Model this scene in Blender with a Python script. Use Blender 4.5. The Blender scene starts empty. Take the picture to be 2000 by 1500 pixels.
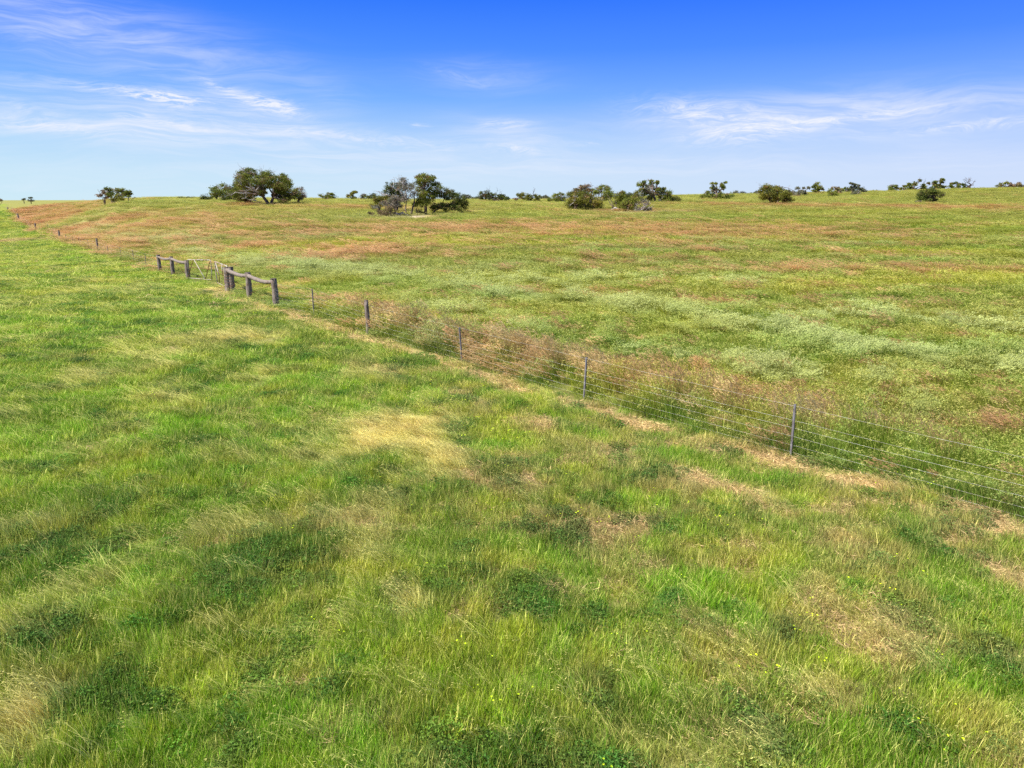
import bpy, math, random
import numpy as np
from mathutils import Vector, Matrix

SC = bpy.context.scene
COL = SC.collection
R = math.radians

# ------------------------------------------------------------------ camera
F = 1388.0                      # focal length in pixels of the 2000 px wide photograph
TH = math.atan((750 - 388) / F)
CAMH = 6.0
cam = bpy.data.cameras.new('camera')
cam.lens = F / 2000 * 36
cam.sensor_width = 36
cam.clip_start = 0.1
cam.clip_end = 20000
camo = bpy.data.objects.new('camera', cam)
COL.objects.link(camo)
camo.location = (0, 0, CAMH)
camo.rotation_euler = (math.pi / 2 - TH, 0, 0)
SC.camera = camo


def pt(x, y, Y):
    """world point at forward distance Y seen at photograph pixel (x, y)"""
    cx = (x - 1000) / F
    cy = -(y - 750) / F
    dx, dy, dz = cx, math.cos(TH) + cy * math.sin(TH), -math.sin(TH) + cy * math.cos(TH)
    k = Y / dy
    return Vector((dx * k, Y, CAMH + dz * k))


# ------------------------------------------------------------------ view
SC.view_settings.view_transform = 'Standard'
SC.view_settings.look = 'None'
SC.view_settings.gamma = 1.0
SC.view_settings.exposure = 1.0
SC.cycles.use_denoising = False
SC.cycles.max_bounces = 6
SC.cycles.diffuse_bounces = 3
SC.cycles.transmission_bounces = 3
SC.cycles.use_adaptive_sampling = False
SC.cycles.sample_clamp_indirect = 4.0

# ------------------------------------------------------------------ sun
SUN_EL, SUN_AZ = R(52), R(-115)       # azimuth clockwise from +Y (view direction)
sd = bpy.data.lights.new('sun', 'SUN')
sd.energy = 4.8
sd.angle = R(1.0)
sd.color = (1.0, 0.95, 0.87)
so = bpy.data.objects.new('sun', sd)
COL.objects.link(so)
sv = Vector((math.sin(SUN_AZ) * math.cos(SUN_EL), math.cos(SUN_AZ) * math.cos(SUN_EL), math.sin(SUN_EL)))
so.rotation_euler = sv.to_track_quat('Z', 'Y').to_euler()

# ------------------------------------------------------------------ world
world = bpy.data.worlds.new('World')
SC.world = world
world.use_nodes = True
NT = world.node_tree
NT.nodes.clear()


class G:
    """small helper to write node graphs as expressions"""
    def __init__(s, nt):
        s.nt = nt

    def n(s, typ, **kw):
        nd = s.nt.nodes.new(typ)
        for k, v in kw.items():
            setattr(nd, k, v)
        return nd

    def l(s, a, b):
        s.nt.links.new(a, b)

    def put(s, sock, v):
        if hasattr(v, 'node'):
            s.l(v, sock)
        else:
            sock.default_value = v

    def m(s, op, a, b=0.0, c=0.0, clamp=False):
        nd = s.n('ShaderNodeMath', operation=op, use_clamp=clamp)
        s.put(nd.inputs[0], a)
        s.put(nd.inputs[1], b)
        s.put(nd.inputs[2], c)
        return nd.outputs[0]

    def mix(s, f, a, b, mode='MIX'):
        nd = s.n('ShaderNodeMix', data_type='RGBA', blend_type=mode)
        s.put(nd.inputs[0], f)
        s.put(nd.inputs[6], a)
        s.put(nd.inputs[7], b)
        return nd.outputs[2]

    def ramp(s, f, stops, interp='LINEAR'):
        nd = s.n('ShaderNodeValToRGB')
        cr = nd.color_ramp
        cr.interpolation = interp
        while len(cr.elements) < len(stops):
            cr.elements.new(0.5)
        for e, (p, c) in zip(cr.elements, stops):
            e.position = p
            e.color = c if len(c) == 4 else (*c, 1)
        s.put(nd.inputs[0], f)
        return nd.outputs[0]

    def noise(s, vec, scale, detail=4, rough=0.55, dist=0.0):
        nd = s.n('ShaderNodeTexNoise')
        s.put(nd.inputs['Vector'], vec)
        nd.inputs['Scale'].default_value = scale
        nd.inputs['Detail'].default_value = detail
        nd.inputs['Roughness'].default_value = rough
        nd.inputs['Distortion'].default_value = dist
        return nd.outputs[0]

    def xyz(s, x, y, z):
        nd = s.n('ShaderNodeCombineXYZ')
        s.put(nd.inputs[0], x)
        s.put(nd.inputs[1], y)
        s.put(nd.inputs[2], z)
        return nd.outputs[0]


def lin(r, g, b):
    def f(c):
        c /= 255.0
        return c / 12.92 if c <= 0.04045 else ((c + 0.055) / 1.055) ** 2.4
    return (f(r), f(g), f(b), 1.0)


EXPK = 2 ** SC.view_settings.exposure


def skyc(r, g, b, k=1.0):
    c = lin(r, g, b)
    return (c[0] * k / EXPK, c[1] * k / EXPK, c[2] * k / EXPK, 1)


g = G(NT)
tc = g.n('ShaderNodeTexCoord').outputs['Generated']
sky = g.n('ShaderNodeTexSky', sky_type='NISHITA')
sky.sun_disc = False
sky.sun_elevation = SUN_EL
sky.sun_rotation = SUN_AZ
sky.air_density = 1.0
sky.dust_density = 0.4
sky.ozone_density = 2.0
sep = g.n('ShaderNodeSeparateXYZ')
g.l(tc, sep.inputs[0])
DEG = 180 / math.pi
az = g.m('MULTIPLY', g.m('ARCTAN2', sep.outputs[0], sep.outputs[1]), DEG)
el = g.m('MULTIPLY', g.m('ARCSINE', sep.outputs[2]), DEG)
eln = g.m('DIVIDE', el, 30.0, clamp=True)
grad = g.ramp(eln, [(0.0, skyc(214, 230, 247)), (0.06, skyc(207, 226, 249)), (0.13, skyc(186, 214, 252)),
                    (0.24, skyc(124, 177, 254)), (0.35, skyc(82, 145, 255)), (0.47, skyc(52, 120, 252)),
                    (0.70, skyc(36, 96, 226)), (1.0, skyc(30, 80, 200))])
# deeper blue to the right of the view
side = g.m('MULTIPLY_ADD', az, 0.5 / 40, 0.5, clamp=True)
grad = g.mix(side, g.mix(1.0, grad, (0.90, 1.05, 1.0, 1), 'MULTIPLY'), g.mix(1.0, grad, (0.97, 0.95, 1.03, 1), 'MULTIPLY'))
nsky = g.mix(1.0, sky.outputs[0], (0.10, 0.10, 0.10, 1), 'MULTIPLY')
hi = g.m('DIVIDE', g.m('SUBTRACT', el, 18.0), 16.0, clamp=True)
base = g.mix(hi, grad, nsky)


def azel(x, y):
    p = pt(x, y, 100.0) - Vector((0, 0, CAMH))
    return math.degrees(math.atan2(p.x, p.y)), math.degrees(math.asin(p.z / p.length))


# streak coordinates
vec = g.xyz(g.m('MULTIPLY', az, 0.05), g.m('MULTIPLY', el, 0.34), 0.0)
warp = g.noise(g.xyz(g.m('MULTIPLY', az, 0.09), g.m('MULTIPLY', el, 0.2), 3.0), 1.0, 3, 0.5)
vec2 = g.xyz(g.m('MULTIPLY', az, 0.07), g.m('ADD', g.m('MULTIPLY', el, 0.75), g.m('MULTIPLY', warp, 2.2)), 1.7)
wisp = g.noise(vec2, 1.6, 8, 0.66, 0.5)
wisp = g.ramp(wisp, [(0.36, (0, 0, 0)), (0.72, (1, 1, 1))], 'EASE')
vec3 = g.xyz(g.m('MULTIPLY', az, 0.25), g.m('ADD', g.m('MULTIPLY', el, 1.4), g.m('MULTIPLY', warp, 5.0)), 5.7)
fine = g.noise(vec3, 2.0, 8, 0.7, 1.2)
fine = g.ramp(fine, [(0.38, (0, 0, 0)), (0.68, (1, 1, 1))], 'EASE')


def blobsum(items):
    tot = None
    for (x, y, rx, ry, slope, w) in items:
        a0, e0 = azel(x, y)
        sa = rx / 1434 * DEG
        se = ry / 1434 * DEG
        da = g.m('SUBTRACT', az, a0)
        de = g.m('SUBTRACT', g.m('SUBTRACT', el, e0), g.m('MULTIPLY', da, -slope))
        q = g.m('ADD', g.m('POWER', g.m('ABSOLUTE', g.m('DIVIDE', da, sa)), 2.0),
                g.m('POWER', g.m('ABSOLUTE', g.m('DIVIDE', de, se)), 2.0))
        e = g.m('MULTIPLY', g.m('EXPONENT', g.m('MULTIPLY', q, -1.0)), w)
        tot = e if tot is None else g.m('ADD', tot, e)
    return tot


soft = blobsum([(150, 245, 330, 26, 0.02, 0.60), (520, 270, 330, 30, 0.06, 0.50), (170, 185, 260, 22, 0.05, 0.45),
                (120, 60, 200, 50, 0.12, 0.42), (450, 200, 120, 26, 0.15, 0.40), (330, 90, 260, 45, 0.15, 0.28),
                (950, 150, 110, 26, 0.05, 0.32), (1000, 262, 110, 26, 0.10, 0.52), (1480, 232, 230, 34, 0.0, 0.62),
                (1780, 225, 300, 36, 0.0, 0.40), (1850, 190, 230, 40, -0.06, 0.18), (1000, 325, 1200, 26, 0.0, 0.42),
                (640, 190, 60, 30, 0.3, 0.14), (200, 370, 500, 18, 0.0, 0.25)])
hard = blobsum([(330, 193, 55, 12, 0.12, 0.8), (250, 180, 110, 9, 0.08, 0.4), (535, 207, 46, 13, 0.2, 0.8), (480, 190, 70, 10, 0.2, 0.35), (700, 270, 220, 12, 0.08, 0.35), (420, 165, 34, 7, 0.35, 0.34),
                (300, 234, 70, 8, 0.12, 0.42), (90, 245, 160, 12, 0.06, 0.34), (1380, 222, 120, 22, 0.10, 0.52),
                (1450, 268, 90, 16, -0.05, 0.42), (1600, 238, 190, 10, -0.08, 0.50), (1930, 242, 130, 9, -0.05, 0.52),
                (985, 243, 50, 8, 0.0, 0.55), (1010, 290, 55, 8, 0.15, 0.45), (815, 245, 24, 4, 0.05, 0.35),
                (900, 152, 50, 8, 0.3, 0.22), (1140, 281, 28, 4, 0.0, 0.3), (40, 205, 60, 8, 0.15, 0.25)])
cl = g.m('ADD', g.m('MULTIPLY', soft, g.m('MULTIPLY_ADD', wisp, 0.70, 0.24)),
         g.m('MULTIPLY', hard, g.m('MULTIPLY_ADD', fine, 1.2, 0.05)), clamp=True)
final = g.mix(cl, base, skyc(238, 242, 254, 1.02))
bg = g.n('ShaderNodeBackground')
g.l(final, bg.inputs[0])
bg.inputs[1].default_value = 1.0
out = g.n('ShaderNodeOutputWorld')
g.l(bg.outputs[0], out.inputs[0])

# ------------------------------------------------------------------ numpy noise
_rs = np.random.RandomState(7)
_TAB = _rs.rand(512, 512)


def vnoise(x, y):
    xi = np.floor(x).astype(int)
    yi = np.floor(y).astype(int)
    fx = x - xi
    fy = y - yi
    fx = fx * fx * (3 - 2 * fx)
    fy = fy * fy * (3 - 2 * fy)
    a = _TAB[xi % 512, yi % 512]
    b = _TAB[(xi + 1) % 512, yi % 512]
    c = _TAB[xi % 512, (yi + 1) % 512]
    d = _TAB[(xi + 1) % 512, (yi + 1) % 512]
    return (a * (1 - fx) + b * fx) * (1 - fy) + (c * (1 - fx) + d * fx) * fy


def fbm(x, y, scale, oct=4, seed=0, gain=0.5):
    """about 0..1 with mean 0.5; scale = feature size in metres"""
    x = np.asarray(x, float) / scale + seed * 17.31
    y = np.asarray(y, float) / scale + seed * 9.77
    t = 0
    amp = 1
    tot = 0
    for i in range(oct):
        t = t + amp * vnoise(x, y)
        tot += amp
        amp *= gain
        x, y = (x * 1.6 + y * 1.2) + 5.3, (-x * 1.2 + y * 1.6) + 1.9
    t = t / tot
    return np.clip((t - 0.5) * 1.5 + 0.5, 0, 1)


def sst(a, b, x):
    t = np.clip((x - a) / (b - a), 0, 1)
    return t * t * (3 - 2 * t)


# ------------------------------------------------------------------ fence line (pixel x, top y, base y, forward distance)
FP = [(1545, 790, 892, 15.5), (1140, 695, 778, 19.8), (903, 633, 708, 24.2), (720, 588, 655, 28.8), (613, 562, 615, 33.4),
      (540, 541, 597, 37.0), (488, 533, 583, 41.0), (447, 525, 571, 45.0), (368, 508, 545, 55.5), (339, 503, 540, 60.0),
      (313, 498, 530, 64.5), (285, 493, 516, 70), (262, 490, 512, 76), (237, 483, 504, 82), (212, 477, 499, 88.5), (192, 471, 495, 95),
      (174, 467, 487, 101.5), (156, 463, 482, 109), (143, 460, 477, 116), (130, 456, 472, 124), (117, 453, 468, 133), (96, 446, 461, 151), (79, 443, 457, 170),
      (71, 442, 455, 180), (60, 433, 447, 197), (49, 428, 440, 216), (37, 420, 432, 235), (27, 414, 425, 268), (17, 407, 417, 300)]
FB = [pt(x, yb, Y) for (x, yt, yb, Y) in FP]
_d0 = (FB[0] - FB[1]).normalized()
NEAR = [Vector((9.35, 11.9, 0.30)), Vector((12.9, 7.2, 0.25)), Vector((16.4, 2.4, 0.2)), Vector((20, -2.5, 0.2))]
FAR = [Vector((-265, 382, 3.0)), Vector((-500, 700, 2))]
POLY = np.array([(p.x, p.y) for p in ([Vector((40, -30, 0))] + NEAR[::-1] + FB + FAR)])


def fence_sd(x, y):
    """signed distance to the fence line: positive on the right-hand field"""
    x = np.asarray(x, float)
    y = np.asarray(y, float)
    best = np.full(x.shape, 1e9)
    sgn = np.ones(x.shape)
    for (ax, ay), (bx, by) in zip(POLY[:-1], POLY[1:]):
        dx, dy = bx - ax, by - ay
        L = math.hypot(dx, dy)
        t = np.clip(((x - ax) * dx + (y - ay) * dy) / L ** 2, 0, 1)
        ex, ey = x - ax - t * dx, y - ay - t * dy
        d = np.hypot(ex, ey)
        s = np.sign(dy * ex - dx * ey)
        m = d < best
        best = np.where(m, d, best)
        sgn = np.where(m, s, sgn)
    return best * sgn


# ------------------------------------------------------------------ terrain
CT = []                                         # control points (X, Y, Z)
for p in FB[::2] + NEAR:
    CT.append((p.x, p.y, p.z))
for (x, y, Y) in [
        (524, 401, 155), (560, 398, 160), (450, 391, 185), (640, 390, 200), (700, 391, 205), (600, 400, 150), (300, 388, 215), (200, 391, 240),
        (230, 395, 170), (100, 395, 290), (20, 396, 360), (380, 391, 210), (800, 420, 120), (730, 421, 118), (870, 418, 124), (900, 392, 210),
        (960, 392, 205), (1035, 392, 215), (1090, 396, 195), (1145, 411, 132), (1240, 413, 130), (1270, 395, 165), (1315, 394, 168), (1335, 382, 250),
        (1398, 389, 195), (1440, 379.5, 270), (1510, 399, 160), (1520, 381, 260), (1560, 384, 245), (1592, 375.5, 262), (1640, 386, 215), (1700, 374.5, 262),
        (1745, 375, 262), (1815, 396, 165), (1800, 372.5, 262), (1885, 370.5, 265), (1960, 371, 270), (2060, 372, 270), (2300, 375, 270),
        (1900, 396, 165), (2100, 398, 165), (2000, 430, 110), (1500, 440, 98), (1000, 440, 96), (600, 440, 98), (350, 440, 110),
        (2100, 520, 56), (1500, 520, 54), (1000, 520, 53), (600, 520, 56), (1700, 650, 28), (1000, 600, 36), (2200, 700, 24),
        (1000, 395, 195), (1180, 388, 220)]:
    p = pt(x, y, Y)
    CT.append((p.x, p.y, p.z))
for (a, r, z) in [(-20, 5, .2), (20, 5, .2), (-60, 6, .2), (60, 6, .2), (0, 10, .2), (-25, 10, .2), (25, 10, .2), (-35, 20, .25), (-20, 22, .35), (10, 14, .2), (35, 14, .3),
                  (-45, 50, 0), (-60, 30, .1), (-60, 100, -1), (-50, 150, -1.5), (-60, 300, 0),
                  (60, 30, .5), (60, 100, 1.5), (60, 250, 5), (-38, 75, -.5), (-40, 110, -1.2), (-42, 200, -1.5), (-42, 330, 1.5)]:
    CT.append((r * math.sin(R(a)), r * math.cos(R(a)), z))
for a in (-50, -35, -25, -15, -5, 5, 15, 25, 35, 50):
    for r, z in ((420, 1.0), (700, -1.5), (1500, -4), (5000, -8)):
        CT.append((r * math.sin(R(a)), r * math.cos(R(a)), z))
for a in (-120, 180, 120, -85, 85):
    for r, z in ((5, .2), (30, .2), (200, .5), (1000, -2), (5000, -8)):
        CT.append((r * math.sin(R(a)), r * math.cos(R(a)), z))
CT = np.array(CT)


def _uv(x, y):
    r = np.hypot(x, y)
    a = np.arctan2(x, y)
    return a * 1.6, np.log(r + 6.0)


_cu, _cv = _uv(CT[:, 0], CT[:, 1])
_n = len(CT)
_K = np.hypot(_cu[:, None] - _cu[None], _cv[:, None] - _cv[None])
_K = np.sqrt(_K ** 2 + 0.02 ** 2)
_A = np.zeros((_n + 1, _n + 1))
_A[:_n, :_n] = _K - 0.012 * np.eye(_n)
_A[:_n, _n] = 1
_A[_n, :_n] = 1
_w = np.linalg.solve(_A, np.append(CT[:, 2], 0))


def terrain(x, y):
    x = np.asarray(x, float)
    y = np.asarray(y, float)
    sh = x.shape
    x = x.ravel()
    y = y.ravel()
    o = np.empty(len(x))
    for i in range(0, len(x), 20000):
        u, v = _uv(x[i:i + 20000], y[i:i + 20000])
        K = np.sqrt((u[:, None] - _cu[None]) ** 2 + (v[:, None] - _cv[None]) ** 2 + 0.02 ** 2)
        o[i:i + 20000] = K @ _w[:_n] + _w[_n]
    r = np.hypot(x, y)
    o += (fbm(x, y, 2.5, 3, 3) - 0.5) * 0.10 * np.clip(60 / (r + 20), 0, 1)
    return o.reshape(sh)


def tz(x, y):
    return float(terrain(np.array([x]), np.array([y]))[0])


# ------------------------------------------------------------------ helpers for objects
def tag(o, label=None, cat=None, group=None, kind=None):
    if label: o['label'] = label
    if cat: o['category'] = cat
    if group: o['group'] = group
    if kind: o['kind'] = kind
    return o


def empty(name, loc):
    o = bpy.data.objects.new(name, None)
    COL.objects.link(o)
    o.location = loc
    o.empty_display_size = 0.2
    return o


def mesh_obj(name, V, Fc, mat, parent=None, attrs=None, smooth=False, link=True):
    me = bpy.data.meshes.new(name)
    V = np.asarray(V, dtype=np.float32)
    Fc = [tuple(f) for f in Fc] if not isinstance(Fc, np.ndarray) else Fc
    if isinstance(Fc, np.ndarray):
        nf, k = Fc.shape
        me.vertices.add(len(V))
        me.vertices.foreach_set('co', V.ravel())
        me.loops.add(nf * k)
        me.loops.foreach_set('vertex_index', Fc.astype(np.int32).ravel())
        me.polygons.add(nf)
        me.polygons.foreach_set('loop_start', np.arange(0, nf * k, k, dtype=np.int32))
        me.polygons.foreach_set('loop_total', np.full(nf, k, dtype=np.int32))
        me.update(calc_edges=True)
    else:
        me.from_pydata([tuple(v) for v in V], [], Fc)
    if attrs:
        for an, (typ, data) in attrs.items():
            a = me.attributes.new(an, typ, 'POINT')
            data = np.asarray(data, dtype=np.float32)
            a.data.foreach_set('color' if 'COLOR' in typ else 'value', data.ravel())
    if smooth:
        me.polygons.foreach_set('use_smooth', np.ones(len(me.polygons), dtype=bool))
    me.materials.append(mat)
    me.validate()
    o = bpy.data.objects.new(name, me)
    if link:
        COL.objects.link(o)
    if parent:
        o.parent = parent
    return o


# ------------------------------------------------------------------ materials
def new_mat(name):
    m = bpy.data.materials.new(name)
    m.use_nodes = True
    m.node_tree.nodes.clear()
    return m, G(m.node_tree)


def finish(m, q, shader):
    o = q.n('ShaderNodeOutputMaterial')
    q.l(shader, o.inputs[0])
    return m


def principled(q, col, rough=0.8, spec=0.3, metal=0.0, normal=None):
    p = q.n('ShaderNodeBsdfPrincipled')
    q.put(p.inputs['Base Color'], col)
    q.put(p.inputs['Roughness'], rough)
    p.inputs['Specular IOR Level'].default_value = spec
    q.put(p.inputs['Metallic'], metal)
    if normal is not None:
        q.l(normal, p.inputs['Normal'])
    return p.outputs[0]


def leafy(q, col, transl=0.35, rough=0.6, spec=0.10):
    a = principled(q, col, rough, spec)
    t = q.n('ShaderNodeBsdfTranslucent')
    q.put(t.inputs[0], col)
    mx = q.n('ShaderNodeMixShader')
    mx.inputs[0].default_value = transl
    q.l(a, mx.inputs[1])
    q.l(t.outputs[0], mx.inputs[2])
    return mx.outputs[0]


def attr(q, name, typ='GEOMETRY', out='Color'):
    a = q.n('ShaderNodeAttribute')
    a.attribute_name = name
    a.attribute_type = typ
    return a.outputs[out]


def make_grass_mat(name, tr=0.35):
    m, q = new_mat(name)
    c = attr(q, 'col', 'INSTANCER')
    h = attr(q, 'hcol', 'INSTANCER')
    v = attr(q, 'v', 'GEOMETRY', 'Fac')
    hd = attr(q, 'hd', 'GEOMETRY', 'Fac')
    mx = q.mix(hd, c, h)
    # dry blades scattered between the green ones
    dry = q.m('GREATER_THAN', v, 0.86)
    mx = q.mix(q.m('MULTIPLY', dry, 0.65), mx, h)
    k = q.m('MULTIPLY_ADD', v, 0.9, 0.52)
    mx = q.mix(1.0, mx, q.xyz(k, k, k), 'MULTIPLY')
    return finish(m, q, leafy(q, mx, tr))


M_GRASS = make_grass_mat('grass_blades')

m, q = new_mat('ground_turf')
c = attr(q, 'col')
pos = q.n('ShaderNodeNewGeometry').outputs['Position']
n1 = q.noise(pos, 9.0, 6, 0.7)
n2 = q.noise(pos, 1.3, 5, 0.65)
k = q.m('ADD', q.m('MULTIPLY_ADD', n1, 0.9, 0.25), q.m('MULTIPLY', n2, 0.6))
cc = q.mix(1.0, c, q.xyz(k, k, k), 'MULTIPLY')
bmp = q.n('ShaderNodeBump')
bmp.inputs['Strength'].default_value = 0.7
bmp.inputs['Distance'].default_value = 0.08
q.l(n1, bmp.inputs['Height'])
M_GROUND = finish(m, q, principled(q, cc, 0.95, 0.1, normal=bmp.outputs[0]))

m, q = new_mat('weathered_wood')
oc = q.n('ShaderNodeTexCoord').outputs['Object']
mp = q.n('ShaderNodeMapping')
q.l(oc, mp.inputs[0])
mp.inputs['Scale'].default_value = (14, 14, 1.6)
n1 = q.noise(mp.outputs[0], 2.0, 8, 0.7, 0.4)
n2 = q.noise(oc, 3.0, 4, 0.6)
c = q.ramp(n1, [(0.36, (0.045, 0.032, 0.026)), (0.48, (0.17, 0.135, 0.112)), (0.64, (0.33, 0.285, 0.245))])
c = q.mix(q.m('MULTIPLY', q.ramp(n2, [(0.5, (0, 0, 0)), (0.68, (1, 1, 1))]), 0.5), c, (0.15, 0.085, 0.055, 1))
bmp = q.n('ShaderNodeBump')
bmp.inputs['Strength'].default_value = 0.8
bmp.inputs['Distance'].default_value = 0.02
q.l(n1, bmp.inputs['Height'])
M_WOOD = finish(m, q, principled(q, c, 0.9, 0.2, normal=bmp.outputs[0]))

m, q = new_mat('dark_endgrain')
M_END = finish(m, q, principled(q, q.ramp(q.noise(q.n('ShaderNodeTexCoord').outputs['Object'], 12, 4), [(0.3, (0.035, 0.028, 0.024)), (0.7, (0.12, 0.095, 0.08))]), 0.95, 0.1))

m, q = new_mat('galvanised_steel')
oc = q.n('ShaderNodeTexCoord').outputs['Object']
c = q.ramp(q.noise(oc, 9, 5, 0.6), [(0.35, (0.22, 0.225, 0.25)), (0.7, (0.42, 0.42, 0.44))])
M_GALV = finish(m, q, principled(q, c, 0.55, 0.5, 0.25))

m, q = new_mat('fence_wire')
oc = q.n('ShaderNodeTexCoord').outputs['Object']
c = q.ramp(q.noise(oc, 1.5, 4, 0.6), [(0.35, (0.42, 0.36, 0.30)), (0.6, (0.62, 0.59, 0.55))])
M_WIRE = finish(m, q, principled(q, c, 0.5, 0.5, 0.2))

m, q = new_mat('star_picket_steel')
oc = q.n('ShaderNodeTexCoord').outputs['Object']
c = q.ramp(q.noise(oc, 6, 5, 0.6), [(0.35, (0.13, 0.11, 0.11)), (0.7, (0.27, 0.265, 0.29))])
M_PICKET = finish(m, q, principled(q, c, 0.6, 0.4, 0.2))

m, q = new_mat('gate_pipe')
oc = q.n('ShaderNodeTexCoord').outputs['Object']
n1 = q.noise(oc, 2.2, 6, 0.65)
c = q.ramp(n1, [(0.36, (0.20, 0.085, 0.04)), (0.44, (0.34, 0.25, 0.19)), (0.56, (0.40, 0.36, 0.32))])
M_GATE = finish(m, q, principled(q, c, 0.6, 0.4, 0.1))

m, q = new_mat('rusty_steel')
oc = q.n('ShaderNodeTexCoord').outputs['Object']
c = q.ramp(q.noise(oc, 7, 6, 0.65), [(0.35, (0.085, 0.035, 0.018)), (0.65, (0.26, 0.12, 0.06))])
M_RUST = finish(m, q, principled(q, c, 0.9, 0.2))

m, q = new_mat('gum_bark')
oc = q.n('ShaderNodeTexCoord').outputs['Object']
c = q.ramp(q.noise(oc, 1.6, 6, 0.7, 0.3), [(0.3, (0.05, 0.034, 0.028)), (0.55, (0.16, 0.115, 0.095)), (0.75, (0.33, 0.28, 0.25))])
M_BARK = finish(m, q, principled(q, c, 0.9, 0.15))

m, q = new_mat('bleached_wood')
oc = q.n('ShaderNodeTexCoord').outputs['Object']
c = q.ramp(q.noise(oc, 1.8, 6, 0.7, 0.3), [(0.3, (0.16, 0.13, 0.115)), (0.6, (0.42, 0.38, 0.35))])
M_DEAD = finish(m, q, principled(q, c, 0.9, 0.15))

m, q = new_mat('dark_dead_wood')
oc = q.n('ShaderNodeTexCoord').outputs['Object']
c = q.ramp(q.noise(oc, 1.8, 6, 0.7, 0.3), [(0.3, (0.045, 0.034, 0.03)), (0.6, (0.13, 0.10, 0.09))])
M_DARKDEAD = finish(m, q, principled(q, c, 0.9, 0.15))

m, q = new_mat('gum_leaves')
c = attr(q, 'col')
M_LEAF = finish(m, q, leafy(q, c, 0.30, 0.6, 0.12))


# ------------------------------------------------------------------ meadow zones: what grows where, in world coordinates
def world_at(px, py, side=None):
    """where the pixel's line of sight meets the ground"""
    lo, hi = 3.0, 400.0
    Y = lo
    prev = None
    while Y < hi:
        p = pt(px, py, Y)
        if p.z < tz(p.x, p.y):
            break
        prev = Y
        Y *= 1.03
    if prev is None:
        prev = Y / 1.03
    a, b = prev, Y
    for _ in range(12):
        c = (a + b) / 2
        p = pt(px, py, c)
        if p.z < tz(p.x, p.y): b = c
        else: a = c
    return pt(px, py, (a + b) / 2)


def zones(lst):
    o = []
    for (px, py, rx, ry, w) in lst:
        c = world_at(px, py)
        top = world_at(px, max(py - ry, 396)).y
        bot = world_at(px, py + ry).y
        o.append((c.x, (top + bot) / 2, rx * c.y / 1400 / math.cos(TH), max((top - bot) / 2, 0.25), w))
    return o


def zsum(Z, x, y, edge=0.0, e=None):
    t = np.zeros(np.shape(x))
    for (cx, cy, rx, ry, w) in Z:
        q = ((x - cx) / rx) ** 2 + ((y - cy) / ry) ** 2
        if e is not None:
            q = q * (1 + 1.4 * (e - 0.5))
        t = np.maximum(t, w * np.exp(-0.7 * q ** 1.3))
    return t


Z_STRAW = zones([(800, 850, 85, 36, .9), (860, 900, 60, 22, .7), (740, 830, 55, 16, .6), (60, 1400, 50, 60, .8), (30, 1460, 70, 40, .5), (470, 660, 85, 12, .5),
                 (320, 690, 60, 8, .35), (300, 720, 40, 8, .3), (800, 1190, 28, 32, .7), (1620, 1360, 45, 30, .6), (520, 735, 30, 16, .4), (180, 740, 50, 14, .4),
                 (430, 570, 35, 5, .6), (1430, 1300, 60, 40, .3), (1680, 1040, 80, 14, .35), (500, 520, 60, 4, .4), (1760, 1260, 40, 30, .45)])
Z_DARK = zones([(430, 935, 95, 38, .9), (590, 870, 60, 30, .6), (490, 1310, 120, 75, .8), (70, 1075, 90, 55, .7), (230, 585, 150, 14, .6), (80, 560, 110, 12, .5),
                (1290, 925, 50, 14, .7), (1500, 950, 24, 11, 1.), (1255, 850, 40, 14, .8), (1370, 1040, 45, 18, .8), (1700, 1165, 55, 20, .85), (1900, 1210, 60, 40, .8), (1960, 1290, 60, 40, .6),
                (700, 740, 80, 16, .6), (490, 885, 40, 14, .7), (950, 820, 60, 14, .5), (1150, 830, 60, 16, .5), (1330, 1200, 50, 26, .5), (1480, 1080, 30, 12, .6),
                (580, 1100, 50, 18, .6), (1000, 770, 70, 10, .5), (900, 1090, 60, 20, .5), (1100, 1010, 50, 14, .5), (1500, 1400, 60, 40, .5), (1780, 1440, 80, 50, .6),
                (1180, 1460, 60, 30, .4), (110, 1200, 50, 25, .5), (330, 1190, 60, 25, .35), (1850, 1380, 60, 30, .5), (620, 1200, 90, 30, .4), (400, 640, 80, 10, .45), (600, 680, 60, 10, .5), (300, 640, 50, 8, .4),
                (100, 700, 80, 14, .35), (1540, 1250, 50, 20, .7), (780, 940, 90, 22, .55), (900, 960, 60, 18, .6), (400, 1350, 120, 50, .45), (160, 980, 80, 25, .35)])
Z_DIRT = zones([(980, 935, 90, 34, .8), (1060, 1030, 90, 28, .6), (1230, 1030, 60, 20, .7), (1000, 900, 50, 14, .6), (1700, 1230, 110, 40, .8), (1780, 1290, 50, 26, .6), (1410, 1090, 60, 25, .4),
                (700, 1020, 70, 16, .55), (450, 1060, 70, 20, .45), (1600, 1180, 90, 22, .4), (1420, 880, 60, 12, .8), (1550, 905, 90, 10, .8), (1700, 950, 80, 10, .8), (1880, 995, 90, 9, .8), (1250, 1100, 70, 30, .35),
                (1960, 1110, 60, 20, .35), (20, 470, 60, 2.5, .9), (960, 1180, 60, 20, .35), (1500, 1000, 70, 20, .45), (1650, 1060, 70, 20, .45), (430, 597, 45, 4, .4), (650, 1420, 60, 30, .3), (610, 1330, 60, 26, .35), (1250, 1260, 50, 16, .35)])
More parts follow.
